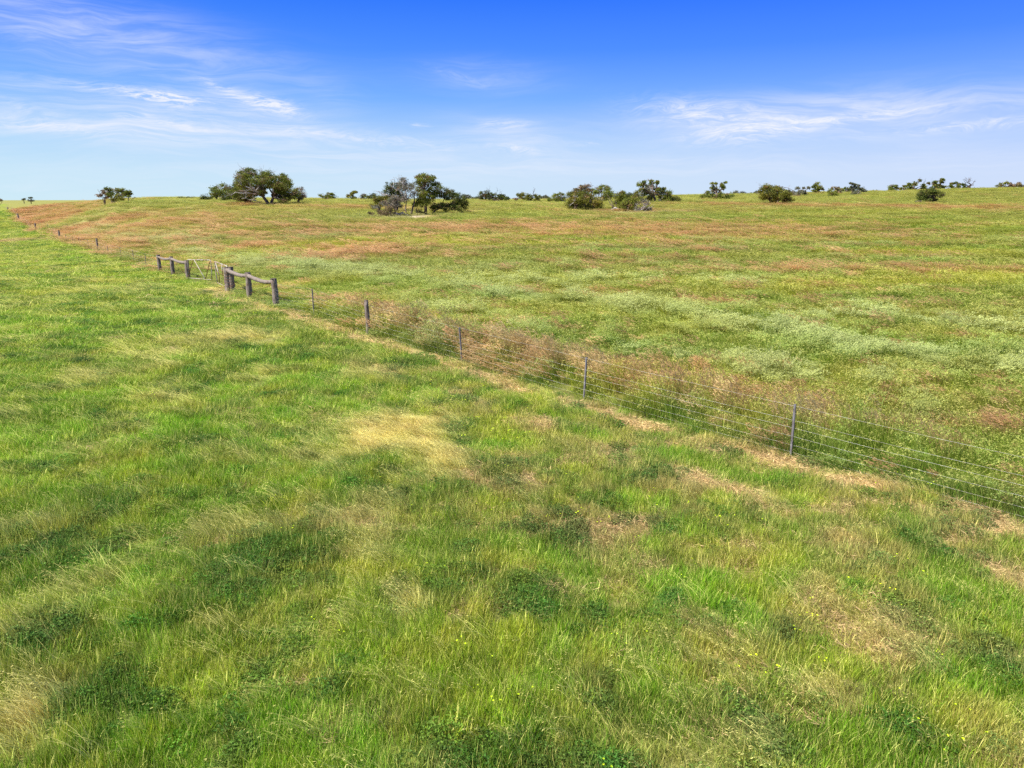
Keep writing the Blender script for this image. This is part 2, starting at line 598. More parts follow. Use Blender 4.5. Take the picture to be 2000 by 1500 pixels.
Z_BRIGHT = zones([(150, 870, 190, 60, .7), (200, 1170, 230, 100, .7), (680, 930, 120, 50, .9), (1010, 1430, 260, 60, .6), (1430, 1370, 120, 60, .6), (780, 800, 90, 25, .3), (300, 760, 150, 30, .4),
                  (1180, 790, 120, 16, .8), (1060, 780, 90, 12, .5), (720, 1200, 60, 50, .7), (540, 950, 90, 40, .6), (900, 880, 60, 14, .3), (60, 640, 120, 16, .4), (1280, 1330, 70, 30, .5)])
Z_RED = zones([(60, 425, 110, 9, 1.), (110, 441, 70, 7, 1.), (230, 428, 90, 6, .9), (330, 432, 90, 5, .75), (180, 465, 80, 6, .9), (260, 480, 80, 8, .7), (420, 445, 120, 8, .55),
               (380, 466, 90, 6, .7), (520, 480, 110, 9, .6), (700, 497, 110, 13, .9), (560, 470, 90, 6, .5), (1000, 450, 520, 14, .6), (40, 414, 80, 7, 1.), (150, 448, 90, 9, 1.), (90, 432, 80, 8, 1.), (230, 478, 90, 9, .8), (560, 455, 330, 10, .5), (300, 450, 180, 12, .6), (1450, 463, 330, 8, .5), (1320, 478, 90, 8, .4), (760, 445, 200, 8, .45),
               (1620, 530, 160, 7, .6), (1480, 532, 90, 7, .5), (1850, 527, 100, 8, .5), (1500, 401, 160, 2.0, .7), (1700, 403, 200, 2.0, .8), (1900, 407, 160, 2.5, .7), (1230, 513, 90, 7, .45), (1100, 575, 90, 5, .3),
               (990, 700, 110, 18, .8), (1080, 735, 90, 14, .6), (880, 655, 80, 10, .6), (1230, 735, 140, 16, .6), (1400, 780, 110, 16, .5), (760, 615, 60, 14, .6), (1500, 790, 90, 20, .6), (690, 590, 50, 8, .5),
               (1750, 850, 90, 12, .5), (1940, 850, 80, 14, .4), (1330, 600, 100, 5, .3), (1750, 500, 120, 5, .3), (700, 405, 220, 3, .4), (1240, 413, 110, 2, .5), (490, 400, 60, 2.5, .6), (340, 505, 40, 8, .4)])
Z_PALE = zones([(470, 507, 70, 5, 1.), (560, 517, 70, 5, 1.), (650, 528, 80, 6, .9), (760, 543, 90, 6, .8), (860, 562, 90, 6, .7), (860, 610, 90, 10, .9), (960, 630, 90, 9, .7), (400, 497, 60, 4, .8), (300, 463, 120, 4, .8), (200, 448, 70, 4, .6), (180, 425, 60, 4, .5), (620, 465, 60, 5, .8),
                (1060, 570, 130, 7, .6), (1250, 605, 110, 8, .7), (1400, 610, 110, 12, .75), (1280, 630, 110, 10, .6), (1450, 655, 100, 9, .7), (1600, 675, 110, 12, .9), (1700, 695, 110, 13, 1.), (1830, 710, 90, 14, .9),
                (1960, 735, 90, 14, 1.), (1980, 660, 70, 10, .7), (1750, 620, 120, 10, .5), (1560, 640, 110, 9, .55), (1330, 660, 110, 8, .4), (1900, 740, 90, 10, .6), (1550, 740, 100, 12, .5), (1750, 760, 100, 12, .45),
                (1400, 472, 70, 3, .6), (1300, 426, 120, 2, .6), (1900, 395.5, 170, 1., 1.), (1700, 480, 90, 4, .4), (1940, 472, 80, 4, .6), (1180, 490, 90, 5, .35), (980, 530, 110, 5, .45), (1800, 830, 80, 14, .5), (420, 450, 60, 3, .5)])
def band(pts_, width):
    w = [world_at(*p) for p in pts_]
    return [(p.x, p.y) for p in w], width


BANDS = [band([(380, 494), (470, 507), (560, 517), (650, 528), (760, 543), (860, 560), (960, 578), (1080, 592)], 1.5),
         band([(790, 596), (880, 613), (960, 629), (1060, 652)], .9),
         band([(1150, 592), (1300, 625), (1420, 645), (1500, 660), (1600, 675), (1700, 695), (1830, 712), (1960, 736), (2100, 765)], 1.0),
         band([(1540, 640), (1700, 625), (1850, 650), (2100, 668)], .8),
         band([(150, 437), (230, 452), (300, 463), (420, 470)], 3.5),
         band([(1250, 700), (1400, 720), (1560, 745), (1750, 770), (1900, 800)], .7),
         band([(900, 555), (1100, 560), (1300, 552), (1500, 560)], 1.3)]


def bandsum(x, y):
    t = np.zeros(np.shape(x))
    for pl, wd_ in BANDS:
        d = np.full(np.shape(x), 1e9)
        for (ax, ay), (bx, by) in zip(pl[:-1], pl[1:]):
            L2 = (bx - ax) ** 2 + (by - ay) ** 2
            q = np.clip(((x - ax) * (bx - ax) + (y - ay) * (by - ay)) / L2, 0, 1)
            d = np.minimum(d, np.hypot(x - ax - q * (bx - ax), y - ay - q * (by - ay)))
        t = np.maximum(t, np.exp(-(d / (.78 * wd_)) ** 2))
    return t


Z_GREEN = zones([(720, 565, 130, 10, .8), (950, 590, 120, 12, .8), (1150, 640, 150, 14, .9), (1350, 690, 200, 14, .8), (1600, 710, 120, 12, .9), (1700, 640, 110, 9, .6), (1530, 545, 130, 6, .8), (1300, 565, 110, 6, .5),
                 (1900, 690, 110, 10, .6), (500, 500, 60, 5, .3), (430, 530, 60, 8, .7), (600, 590, 60, 12, .8), (680, 625, 60, 12, .7), (1500, 430, 200, 4, .5), (1800, 450, 200, 5, .6), (1950, 770, 60, 20, .9), (1850, 900, 160, 30, .9), (1960, 950, 80, 30, .9),
                 (1240, 545, 80, 5, .4), (1850, 590, 150, 8, .5), (900, 520, 110, 5, .4), (270, 503, 50, 6, .6)])
Z_SAND = zones([(810, 423.5, 45, 2.2, 1.0), (1240, 414, 70, 1.2, .5)])
Z_BANK = zones([(1610, 381, 42, 3.2, .8), (1670, 384, 50, 2.6, .8)])

C_BRIGHT = np.array([0.215, 0.460, 0.014])
C_MID = np.array([0.185, 0.350, 0.020])
C_YG = np.array([0.430, 0.460, 0.036])
C_DARK = np.array([0.066, 0.165, 0.028])
C_STRAW = np.array([0.800, 0.680, 0.240])
C_DIRT = np.array([0.470, 0.340, 0.170])
C_ORANGE = np.array([0.600, 0.440, 0.210])
C_FIELD = np.array([0.245, 0.290, 0.045])
C_FARF = np.array([0.385, 0.380, 0.090])
C_RED = np.array([0.480, 0.235, 0.105])
C_PALE = np.array([0.440, 0.540, 0.230])
C_TAN = np.array([0.420, 0.340, 0.110])
C_SAND = np.array([0.560, 0.430, 0.320])
C_BANK = np.array([0.300, 0.235, 0.160])


def lerp(a, b, t):
    t = np.asarray(t)[..., None]
    return a * (1 - t) + b * t


def meadow(x, y):
    """colour of the cover, and the zone weights, at ground points"""
    x = np.asarray(x, float)
    y = np.asarray(y, float)
    sd_ = fence_sd(x, y)
    r = np.hypot(x, y)
    e = fbm(x, y, 0.9 + 0 * r, 4, 11)
    big = fbm(x, y, 6.0, 4, 12)
    med = fbm(x, y, 1.6, 4, 13)
    sml = fbm(x, y, 0.5, 3, 14)
    # ---- left paddock
    wd = np.clip(0.85 * zsum(Z_DARK, x, y, e=e) + 0.7 * sst(0.60, 0.78, med) + 0.9 * sst(0.64, 0.78, fbm(x, y, 0.8, 3, 41)), 0, 1) * (0.25 + 0.75 * sst(0.42, 0.66, 0.5 * e + 0.5 * sml + 0.02))
    ws = np.clip(1.25 * zsum(Z_STRAW, x, y, e=e) + 0.3 * sst(0.62, 0.85, fbm(x, y, 1.4, 4, 15)), 0, 1)
    wg = zsum(Z_BRIGHT, x, y, e=e)
    wb = 1.15 * zsum(Z_DIRT, x, y, e=e)
    rightish = sst(-4, 6, x + (y - 14) * 0.45)
    wb = np.clip(wb + 0.7 * sst(0.60, 0.78, fbm(x, y, 1.3, 4, 16)) * (0.25 + 0.75 * rightish), 0, 1)
    L = lerp(C_MID, C_BRIGHT, np.clip(0.30 + 1.2 * (big - 0.5) + wg, 0, 1))
    L = lerp(L, C_YG, np.clip(0.25 * rightish + 1.6 * (fbm(x, y, 2.2, 4, 17) - 0.62) + 0.50 * sst(20, 60, y), 0, 0.8))
    L = lerp(L, C_DARK, wd * 0.65)
    L = lerp(L, C_MID * 0.6, sst(0.48, 0.72, fbm(x, y, 0.75, 3, 31)) * 0.65)
    L = lerp(L, C_DIRT, wb * 0.7 * (1 - 0.5 * wd))
    L = lerp(L, C_STRAW, ws * 0.9 * (1 - 0.3 * wd))
    L = lerp(L, C_TAN, sst(0.5, 0.75, fbm(x, y, 0.6, 3, 33)) * 0.6 * np.clip(0.35 + rightish, 0, 1))
    L = lerp(L, C_YG * 1.1, sst(0.54, 0.8, fbm(x, y, 0.5, 3, 32)) * 0.45)
    # mown, bare strip beside the fence and a second fainter wheel line
    en = 0.35 * (med - 0.5) + 0.2 * (sml - 0.5)
    strip = np.exp(-(((-sd_ - 0.60 + en) / 0.30) ** 2) * 1.2) * sst(0.12, 0.42, fbm(x, y, 1.5, 4, 18) + 0.12 * sst(18, 30, y)) * (y < 47) * (sd_ < 0)
    strip2 = 0.7 * np.exp(-(((-sd_ - 2.6 + 1.5 * en) / 0.35) ** 2)) * sst(0.4, 0.62, fbm(x, y, 1.6, 3, 19)) * (y < 24)
    bare = np.clip(np.maximum(strip, strip2), 0, 1)
    L = lerp(L, C_ORANGE, bare * 0.9)
    # ---- right field
    ani = fbm(x * 0.22 + y * 0.05, y, 2.2, 4, 21)
    ani2 = fbm(x * 0.18 + y * 0.06, y, 5.0, 4, 22)
    far = sst(60, 150, y)
    Rf = lerp(C_FIELD, C_YG * 0.88, np.clip(0.35 + 1.6 * (ani2 - 0.5), 0, 1))
    Rf = lerp(Rf, C_FARF, far * 0.75)
    Rf = lerp(Rf, np.array([.175, .300, .022]), np.clip(0.9 * sst(0.56, 0.8, ani) * (1 - 0.6 * far) + zsum(Z_GREEN, x, y, e=e), 0, 0.8))
    wp = np.clip(0.38 * zsum(Z_PALE, x, y, e=e) + 1.0 * bandsum(x + 1.2 * (med - .5), y + 2.4 * (med - .5)) * sst(0.2, 0.5, fbm(x, y, 2.0, 3, 61)) + 0.22 * sst(0.6, 0.8, fbm(x * 0.15, y, 1.8, 4, 23)) * (1 - 0.7 * far), 0, 1)
    wr = np.clip(zsum(Z_RED, x, y, e=e) + 0.16 * sst(0.5, 0.8, fbm(x * 0.12, y, 3.0, 4, 24)) * sst(25, 60, y) * (1 - sst(130, 170, y)), 0, 1)
    nearf = np.exp(-((sd_ - 0.2) / 0.55) ** 2) * (sd_ > -0.2)
    Rf = lerp(Rf, C_DARK * 1.2, nearf * 0.5)
    Rc = lerp(Rf, C_PALE, wp * 0.45 * (1 - 0.3 * far))
    Rc = lerp(Rc, C_RED, wr * (0.42 + 0.40 * far))
    side = (sd_ > 0)
    col = np.where(side[..., None], Rc, L)
    sand = zsum(Z_SAND, x, y, e=e)
    bank = zsum(Z_BANK, x, y, e=e)
    col = lerp(col, C_SAND, sand)
    col = lerp(col, C_BANK, bank)
    return dict(col=col, sd=sd_, dark=wd, straw=ws, dirt=wb, bare=bare, bright=wg, pale=wp, red=wr, sand=sand, bank=bank, far=far, sml=sml, med=med, field=Rf)


# ------------------------------------------------------------------ ground sheet (polar grid, finest near the viewer)
def build_ground():
    na = 900
    rad = np.concatenate([[0.0], np.geomspace(1.0, 9000, 430)])
    # more azimuth samples inside the visible fan
    t = np.linspace(0, 1, na, endpoint=False)
    a1 = np.linspace(-0.87, 0.87, 640, endpoint=False)
    a2 = np.linspace(0.87, 2 * math.pi - 0.87, 260, endpoint=False)
    ang = np.concatenate([a1, a2])
    A, Rr = np.meshgrid(ang, rad[1:])
    X = np.concatenate([[0], (Rr * np.sin(A)).ravel()])
    Y = np.concatenate([[0], (Rr * np.cos(A)).ravel()])
    Z = terrain(X, Y)
    md = meadow(X, Y)
    c = md['col'].copy()
    sdv = md['sd']
    # soil and dead thatch seen between the stems
    soil = np.array([0.20, 0.145, 0.075])
    near = 1 - sst(40, 140, np.hypot(X, Y))
    cov = np.clip((0.35 + 0.2 * near) * (1 - md['bare']) * (1 - md['sand']), 0, 1)
    c = lerp(c, soil * 0.8, cov) * (0.8 + 0 * X)[:, None]
    nr = len(rad) - 1
    i = np.arange(nr - 1)[:, None] * na + np.arange(na)[None] + 1
    j = np.arange(nr - 1)[:, None] * na + (np.arange(na)[None] + 1) % na + 1
    quads = np.stack([i, j, j + na, i + na], -1).reshape(-1, 4)[:, ::-1]
    # centre fan as degenerate-free triangles in a second mesh is avoided: small inner disc of quads
    V = np.stack([X, Y, Z], 1)
    c4 = np.concatenate([c, np.ones((len(c), 1))], 1)
    o = mesh_obj('ground', V, quads.copy(), M_GROUND, attrs={'col': ('FLOAT_COLOR', c4)}, smooth=True)
    tag(o, 'rolling grassy ground of the paddocks', None, None, 'structure')
    return o


build_ground()

# ------------------------------------------------------------------ grass prototypes
rng = np.random.RandomState(42)


class Tuft:
    def __init__(s):
        s.V = []
        s.F = []
        s.v = []
        s.h = []
        s.n = 0

    def add(s, verts, faces, v, h):
        s.V.extend(verts)
        s.F.extend([tuple(i + s.n for i in f) for f in faces])
        s.v.extend([v] * len(verts))
        s.h.extend(h if isinstance(h, list) else [h] * len(verts))
        s.n += len(verts)

    def blade(s, x, y, az, L, w, lean, curl, v, hd=0.0, seg=3, tip=0.0):
        """curved flat blade; returns the tip position and direction"""
        dx, dy = math.cos(az), math.sin(az)
        fa = rng.rand() * math.pi
        sx, sy = math.cos(fa), math.sin(fa)
        px, py, pz = x, y, -0.02
        th = lean
        vs, fs = [], []
        for i in range(seg + 1):
            ww = w * (1 - (i / seg) ** 1.6 * (0.92 if hd == 0 else 0.5)) / 2
            vs += [(px - sx * ww, py - sy * ww, pz), (px + sx * ww, py + sy * ww, pz)]
            if i < seg:
                st = L / seg
                px += dx * math.sin(th) * st
                py += dy * math.sin(th) * st
                pz += math.cos(th) * st
                th += curl / seg
        for i in range(seg):
            a = 2 * i
            fs.append((a, a + 1, a + 3, a + 2))
        hh = [hd + tip * (k // 2) / seg for k in range(len(vs))]
        s.add(vs, fs, v, hh)
        return (px, py, pz), th

    def fleck(s, p, size, asp, az, tilt, v, hd=1.0):
        d = Vector((math.cos(az) * math.cos(tilt), math.sin(az) * math.cos(tilt), math.sin(tilt)))
        n = d.cross(Vector((rng.randn(), rng.randn(), rng.randn()))).normalized()
        p = Vector(p)
        a = p
        b = p + d * size * 0.5 + n * size * asp / 2
        c = p + d * size
        e = p + d * size * 0.5 - n * size * asp / 2
        s.add([tuple(a), tuple(b), tuple(c), tuple(e)], [(0, 1, 2, 3)], v, hd)

    def obj(s, name, mat):
        o = mesh_obj(name, s.V, s.F, mat, attrs={'v': ('FLOAT', s.v), 'hd': ('FLOAT', s.h)}, link=False)
        return o


WIND = math.pi + 0.25           # grass is blown towards the left


def ang_w(sp):
    return WIND + rng.randn() * sp


def proto_green(i):
    t = Tuft()
    for k in range(95):
        a = rng.rand() * 2 * math.pi
        r = 0.20 * math.sqrt(rng.rand())
        t.blade(r * math.cos(a), r * math.sin(a), rng.rand() * 6.283 if rng.rand() < .5 else ang_w(.7), rng.uniform(.09, .25), rng.choice([.003, .005, .007, .010]),
                rng.uniform(0, .30), rng.uniform(.05, .6), rng.rand(), tip=rng.choice([0, 0, .35]))
    return t.obj('green_tuft', M_GRASS)


def proto_long(i):
    t = Tuft()
    for k in range(85):
        a = rng.rand() * 2 * math.pi
        r = 0.17 * math.sqrt(rng.rand())
        t.blade(r * math.cos(a), r * math.sin(a), ang_w(.55), rng.uniform(.16, .36), rng.uniform(.004, .008),
                rng.uniform(.05, .5), rng.uniform(.3, 1.0), rng.rand(), seg=4, tip=rng.choice([0, .5]))
    for k in range(9):
        a = rng.rand() * 2 * math.pi
        r = 0.14 * math.sqrt(rng.rand())
        p, th = t.blade(r * math.cos(a), r * math.sin(a), ang_w(.3), rng.uniform(.4, .6), .005, .2, 1.0, .7, hd=.8, seg=4)
        for j in range(2):
            t.fleck((p[0] + rng.randn() * .01, p[1] + rng.randn() * .01, p[2] + rng.randn() * .01), .035, .14, ang_w(.5), rng.uniform(-.9, .1), .6)
    return t.obj('long_tuft', M_GRASS)


def proto_clover(i):
    t = Tuft()
    for k in range(150):
        a = rng.rand() * 2 * math.pi
        r = 0.20 * math.sqrt(rng.rand())
        h = rng.uniform(.03, .16) * (1.1 - r / .26)
        x, y = r * math.cos(a), r * math.sin(a)
        b0 = rng.rand() * 6.28
        v = rng.rand() * .85
        for j in range(3):
            t.fleck((x, y, h + rng.uniform(0, .01)), rng.uniform(.015, .026), .8, b0 + j * 2.1, rng.uniform(-.3, .6), v, 0.0)
    for k in range(26):
        a = rng.rand() * 2 * math.pi
        r = 0.2 * math.sqrt(rng.rand())
        t.blade(r * math.cos(a), r * math.sin(a), rng.rand() * 6.28, rng.uniform(.1, .2), .005, .1, .6, rng.rand() * .8)
    return t.obj('clover_clump', M_GRASS)


def proto_litter(i):
    t = Tuft()
    for k in range(80):
        a = rng.rand() * 2 * math.pi
        r = 0.22 * math.sqrt(rng.rand())
        z = rng.uniform(0.0, .035)
        L = rng.uniform(.05, .16)
        x, y = r * math.cos(a), r * math.sin(a)
        t.fleck((x, y, z), L, .07, rng.rand() * 6.28, rng.uniform(-.1, .45), rng.rand(), rng.choice([0, 1, 1]))
    for k in range(14):
        a = rng.rand() * 2 * math.pi
        r = 0.2 * math.sqrt(rng.rand())
        t.blade(r * math.cos(a), r * math.sin(a), rng.rand() * 6.28, rng.uniform(.05, .13), .005, .2, .8, rng.rand() * .8)
    return t.obj('dry_litter', M_GRASS)


def proto_field(i):
    """taller pasture of the right field: green leaves, some stems"""
    t = Tuft()
    for k in range(80):
        a = rng.rand() * 2 * math.pi
        r = 0.22 * math.sqrt(rng.rand())
        t.blade(r * math.cos(a), r * math.sin(a), ang_w(.9), rng.uniform(.2, .5), rng.uniform(.005, .010),
                rng.uniform(0, .4), rng.uniform(.2, 1.0), rng.rand(), tip=rng.choice([0, .4]))
    for k in range(10):
        a = rng.rand() * 2 * math.pi
        r = 0.2 * math.sqrt(rng.rand())
        p, th = t.blade(r * math.cos(a), r * math.sin(a), ang_w(.4), rng.uniform(.35, .5), .004, .1, .8, .6, hd=.6)
        for j in range(3):
            t.fleck((p[0] + rng.randn() * .01, p[1] + rng.randn() * .01, p[2] + rng.randn() * .012), .045, .2, ang_w(.5), rng.uniform(-.7, .2), .7)
    return t.obj('field_tuft', M_GRASS)


def proto_oat(i):
    """drooping pale panicles"""
    t = Tuft()
    for k in range(45):
        a = rng.rand() * 2 * math.pi
        r = 0.22 * math.sqrt(rng.rand())
        t.blade(r * math.cos(a), r * math.sin(a), ang_w(.8), rng.uniform(.2, .4), rng.uniform(.005, .009),
                rng.uniform(0, .5), rng.uniform(.2, 1.0), rng.rand() * .85)
    for k in range(30):
        a = rng.rand() * 2 * math.pi
        r = 0.22 * math.sqrt(rng.rand())
        p, th = t.blade(r * math.cos(a), r * math.sin(a), ang_w(.35), rng.uniform(.42, .62), .004, .1, rng.uniform(.8, 1.6), .6, hd=.5, seg=4)
        for j in range(9):
            s = rng.rand()
            t.fleck((p[0] - .08 * s * math.cos(WIND) + rng.randn() * .022, p[1] + rng.randn() * .022, p[2] + .02 * s + rng.randn() * .016), rng.uniform(.022, .045), .26, ang_w(.6), rng.uniform(-1.2, .0), rng.uniform(.4, .85))
    return t.obj('oat_tuft', M_GRASS)


def proto_red(i):
    """fine reddish seed stems"""
    t = Tuft()
    for k in range(45):
        a = rng.rand() * 2 * math.pi
        r = 0.2 * math.sqrt(rng.rand())
        t.blade(r * math.cos(a), r * math.sin(a), ang_w(.8), rng.uniform(.15, .4), rng.uniform(.004, .008),
                rng.uniform(0, .4), rng.uniform(.2, 1.0), rng.rand() * .85)
    for k in range(34):
        a = rng.rand() * 2 * math.pi
        r = 0.2 * math.sqrt(rng.rand())
        p, th = t.blade(r * math.cos(a), r * math.sin(a), ang_w(.35), rng.uniform(.4, .62), .004, rng.uniform(.1, .5), rng.uniform(.3, .9), .6, hd=.75)
        for j in range(7):
            s = rng.rand() * .15
            t.fleck((p[0] - s * math.cos(WIND) * .7 + rng.randn() * .012, p[1] + rng.randn() * .012, p[2] - s * .6 + rng.randn() * .008), rng.uniform(.04, .075), .16, ang_w(.25), rng.uniform(0, .9), rng.uniform(.4, .9))
    return t.obj('red_tuft', M_GRASS)


def proto_flower(i):
    t = Tuft()
    for k in range(26):
        a = rng.rand() * 2 * math.pi
        r = 0.12 * math.sqrt(rng.rand())
        t.fleck((r * math.cos(a), r * math.sin(a), rng.uniform(.03, .1)), .04, .5, rng.rand() * 6.28, rng.uniform(-.2, .6), rng.rand() * .8, 0.)
    for k in range(rng.randint(1, 4)):
        a = rng.rand() * 2 * math.pi
        r = 0.14 * math.sqrt(rng.rand())
        p, th = t.blade(r * math.cos(a), r * math.sin(a), rng.rand() * 6.28, rng.uniform(.16, .24), .004, .1, .3, .5)
        b0 = rng.rand() * 6
        for j in range(5):
            t.fleck(p, .015, .8, b0 + j * 1.257, rng.uniform(.1, .5), .8, 1.)
    return t.obj('flowering_weed', M_GRASS)


def collection(name, objs):
    c = bpy.data.collections.new(name)
    for i, o in enumerate(objs):
        o.name = '%s_%02d' % (name, i)
        c.objects.link(o)
    return c


def scatter_group(coll):
    ng = bpy.data.node_groups.new('scatter_' + coll.name, 'GeometryNodeTree')
    ng.interface.new_socket('Geometry', in_out='INPUT', socket_type='NodeSocketGeometry')
    ng.interface.new_socket('Geometry', in_out='OUTPUT', socket_type='NodeSocketGeometry')
    N = ng.nodes
    gi = N.new('NodeGroupInput')
    go = N.new('NodeGroupOutput')
    ci = N.new('GeometryNodeCollectionInfo')
    ci.inputs[0].default_value = coll
    ci.inputs[1].default_value = True
    ci.inputs[2].default_value = True
    ip = N.new('GeometryNodeInstanceOnPoints')
    ip.inputs['Pick Instance'].default_value = True

    def na(name, t):
        n = N.new('GeometryNodeInputNamedAttribute')
        n.data_type = t
        n.inputs[0].default_value = name
        return n.outputs[0]
    L = ng.links
    L.new(gi.outputs[0], ip.inputs['Points'])
    L.new(ci.outputs[0], ip.inputs['Instance'])
    L.new(na('pid', 'INT'), ip.inputs['Instance Index'])
    er = N.new('FunctionNodeEulerToRotation')
    L.new(na('rot', 'FLOAT_VECTOR'), er.inputs[0])
    L.new(er.outputs[0], ip.inputs['Rotation'])
    L.new(na('scl', 'FLOAT_VECTOR'), ip.inputs['Scale'])
    L.new(ip.outputs[0], go.inputs[0])
    return ng


def scatter(name, label, coll, P, rot, scl, pid, col, hcol):
    me = bpy.data.meshes.new(name)
    n = len(P)
    me.vertices.add(n)
    me.vertices.foreach_set('co', P.astype(np.float32).ravel())

    def put(nm, typ, key, d):
        a = me.attributes.new(nm, typ, 'POINT')
        a.data.foreach_set(key, d)
    put('rot', 'FLOAT_VECTOR', 'vector', rot.astype(np.float32).ravel())
    put('scl', 'FLOAT_VECTOR', 'vector', scl.astype(np.float32).ravel())
    put('pid', 'INT', 'value', pid.astype(np.int32))
    one = np.ones((n, 1))
    put('col', 'FLOAT_COLOR', 'color', np.concatenate([col, one], 1).astype(np.float32).ravel())
    put('hcol', 'FLOAT_COLOR', 'color', np.concatenate([hcol, one], 1).astype(np.float32).ravel())
    me.update()
    o = bpy.data.objects.new(name, me)
    COL.objects.link(o)
    md = o.modifiers.new('scatter', 'NODES')
    md.node_group = scatter_group(coll)
    tag(o, label, None, None, 'stuff')
    return o


NP_ = 6
C_GREEN = collection('green_tufts', [proto_green(i) for i in range(NP_)])
C_LONG = collection('long_tufts', [proto_long(i) for i in range(NP_)])
C_CLOV = collection('clover_clumps', [proto_clover(i) for i in range(NP_)])
C_LIT = collection('dry_litters', [proto_litter(i) for i in range(NP_)])
C_FLD = collection('field_tufts', [proto_field(i) for i in range(NP_)])
C_OAT = collection('oat_tufts', [proto_oat(i) for i in range(NP_)])
C_REDT = collection('red_tufts', [proto_red(i) for i in range(NP_)])
C_FLW = collection('flowering_weeds', [proto_flower(i) for i in range(NP_)])


def sample(dens, rmin, rmax, r0, smax, seed, azr=1.12):
    """random points in the fan ahead; density dens per m2 near, thinning as 1/s^2 with s = r/r0"""
    rs = np.random.RandomState(seed)
    # inverse-cdf in rings
    edges = np.geomspace(rmin, rmax, 60)
    X, Y, S = [], [], []
    for a, b in zip(edges[:-1], edges[1:]):
        rc = (a + b) / 2
        s = min(max(1.0, rc / r0), smax)
        n = rs.poisson(dens / s ** 2 * (b * b - a * a) * azr)
        r = np.sqrt(rs.uniform(a * a, b * b, n))
        t = rs.uniform(-azr, azr, n)
        X.append(r * np.sin(t))
        Y.append(r * np.cos(t))
        S.append(np.clip(r / r0, 1, smax))
    return np.concatenate(X), np.concatenate(Y), np.concatenate(S), rs


def go(name, label, coll, X, Y, S, rs, col, hcol, hs, keep, spin=0.5, hj=0.3, xy=1.0, jit=0.16):
    X, Y, S, col, hcol, hs = X[keep], Y[keep], S[keep], col[keep], hcol[keep], hs[keep]
    n = len(X)
    Z = terrain(X, Y)
    rot = np.stack([rs.randn(n) * .08, rs.randn(n) * .08, rs.randn(n) * spin], 1)
    j = rs.uniform(1 - hj, 1 + hj, n)
    scl = np.stack([S * j * xy, S * j * xy, hs * j ], 1)
    q_ = (1 / S ** .5)[:, None]
    f = np.exp(rs.randn(n, 1) * jit * q_)
    hue = 1 + rs.randn(n, 3) * np.array([.07, .03, .05]) * q_
    scatter(name, label, coll, np.stack([X, Y, Z], 1), rot, scl, rs.randint(0, NP_, n), np.clip(col * f * hue, 0, 1), np.clip(hcol * f, 0, 1))
    print(name, n)


def arr(c, n):
    return np.tile(np.array(c, float), (n, 1))


# --- left paddock -------------------------------------------------
X, Y, S, rs = sample(62, 4.5, 380, 14, 6.5, 101)
md = meadow(X, Y)
u = rs.rand(len(X))
left = (md['sd'] < -0.15) & (md['sand'] < .4)
nob = u > md['bare'] * 0.85
isd = rs.rand(len(X)) < md['dark'] * (0.05 + 0.65 * md['sml'])
iss = rs.rand(len(X)) < np.clip(md['straw'] * 1.1 + 0.15 * md['bright'] + 0.05, 0, 1)
isb = rs.rand(len(X)) < np.clip(md['dirt'] * 0.95 + md['bare'], 0, 1)
hc = lerp(md['col'], C_STRAW, 0.75 + 0 * X)
hs = 0.55 + 0.7 * md['med']
go('pasture_grass', 'short bright green grass of the near paddock', C_GREEN, X, Y, S, rs, md['col'], hc, hs, left & nob & ~isd & ~iss & ~isb, spin=3)
go('long_grass', 'long wind-blown grass with straw tips in the near paddock', C_LONG, X, Y, S, rs, md['col'], hc, 0.45 + 0.55 * md['med'], left & nob & ~isd & iss & (rs.rand(len(X)) < .8), spin=.35)
go('clover', 'dark blue-green clover patches in the near paddock', C_CLOV, X, Y, S, rs, lerp(md['col'], C_DARK * np.array([.95, .92, 1.25]), .6 + 0 * X), hc, hs * 1.1, left & nob & isd, spin=3)
lc = lerp(arr(C_DIRT, len(X)), C_ORANGE, md['bare'])
go('dry_grass', 'dead straw and thatch on the bare strips', C_LIT, X, Y, S, rs, lerp(md['col'], lc, .5), lc * 1.15, 1 + 0 * hs, (md['sd'] < 0.1) & isb & ~isd, spin=3)
print('left done')

# --- yellow flowering weeds ---------------------------------------
Z_FLOW = zones([(960, 850, 70, 30, 1.), (900, 780, 110, 20, .7), (1180, 845, 70, 20, .6), (1400, 1040, 70, 20, .8), (1700, 1110, 90, 40, .5), (1780, 1420, 130, 60, .8),
                (1600, 1250, 90, 50, .5), (1100, 1000, 150, 60, .35), (1900, 1480, 90, 40, .7), (1980, 780, 40, 20, .8), (1650, 960, 110, 20, .5), (1250, 780, 60, 14, .5),
                (1500, 1330, 200, 90, .35), (900, 1330, 150, 90, .2), (400, 1200, 200, 90, .12), (1960, 1390, 60, 40, .6), (1450, 1190, 90, 30, .5)])
X, Y, S, rs = sample(9, 4.5, 60, 22, 3, 202)
wf = zsum(Z_FLOW, X, Y) + 0.03
md = meadow(X, Y)
go('yellow_wildflowers', 'small lime yellow flowers dotted through the grass', C_FLW, X, Y, np.minimum(S, 1.4), rs, lerp(md['col'], C_DARK, .5 + 0 * X), arr((.62, .78, .03), len(X)), 1.15 + 0 * X,
   (rs.rand(len(X)) < wf * .6), spin=3)

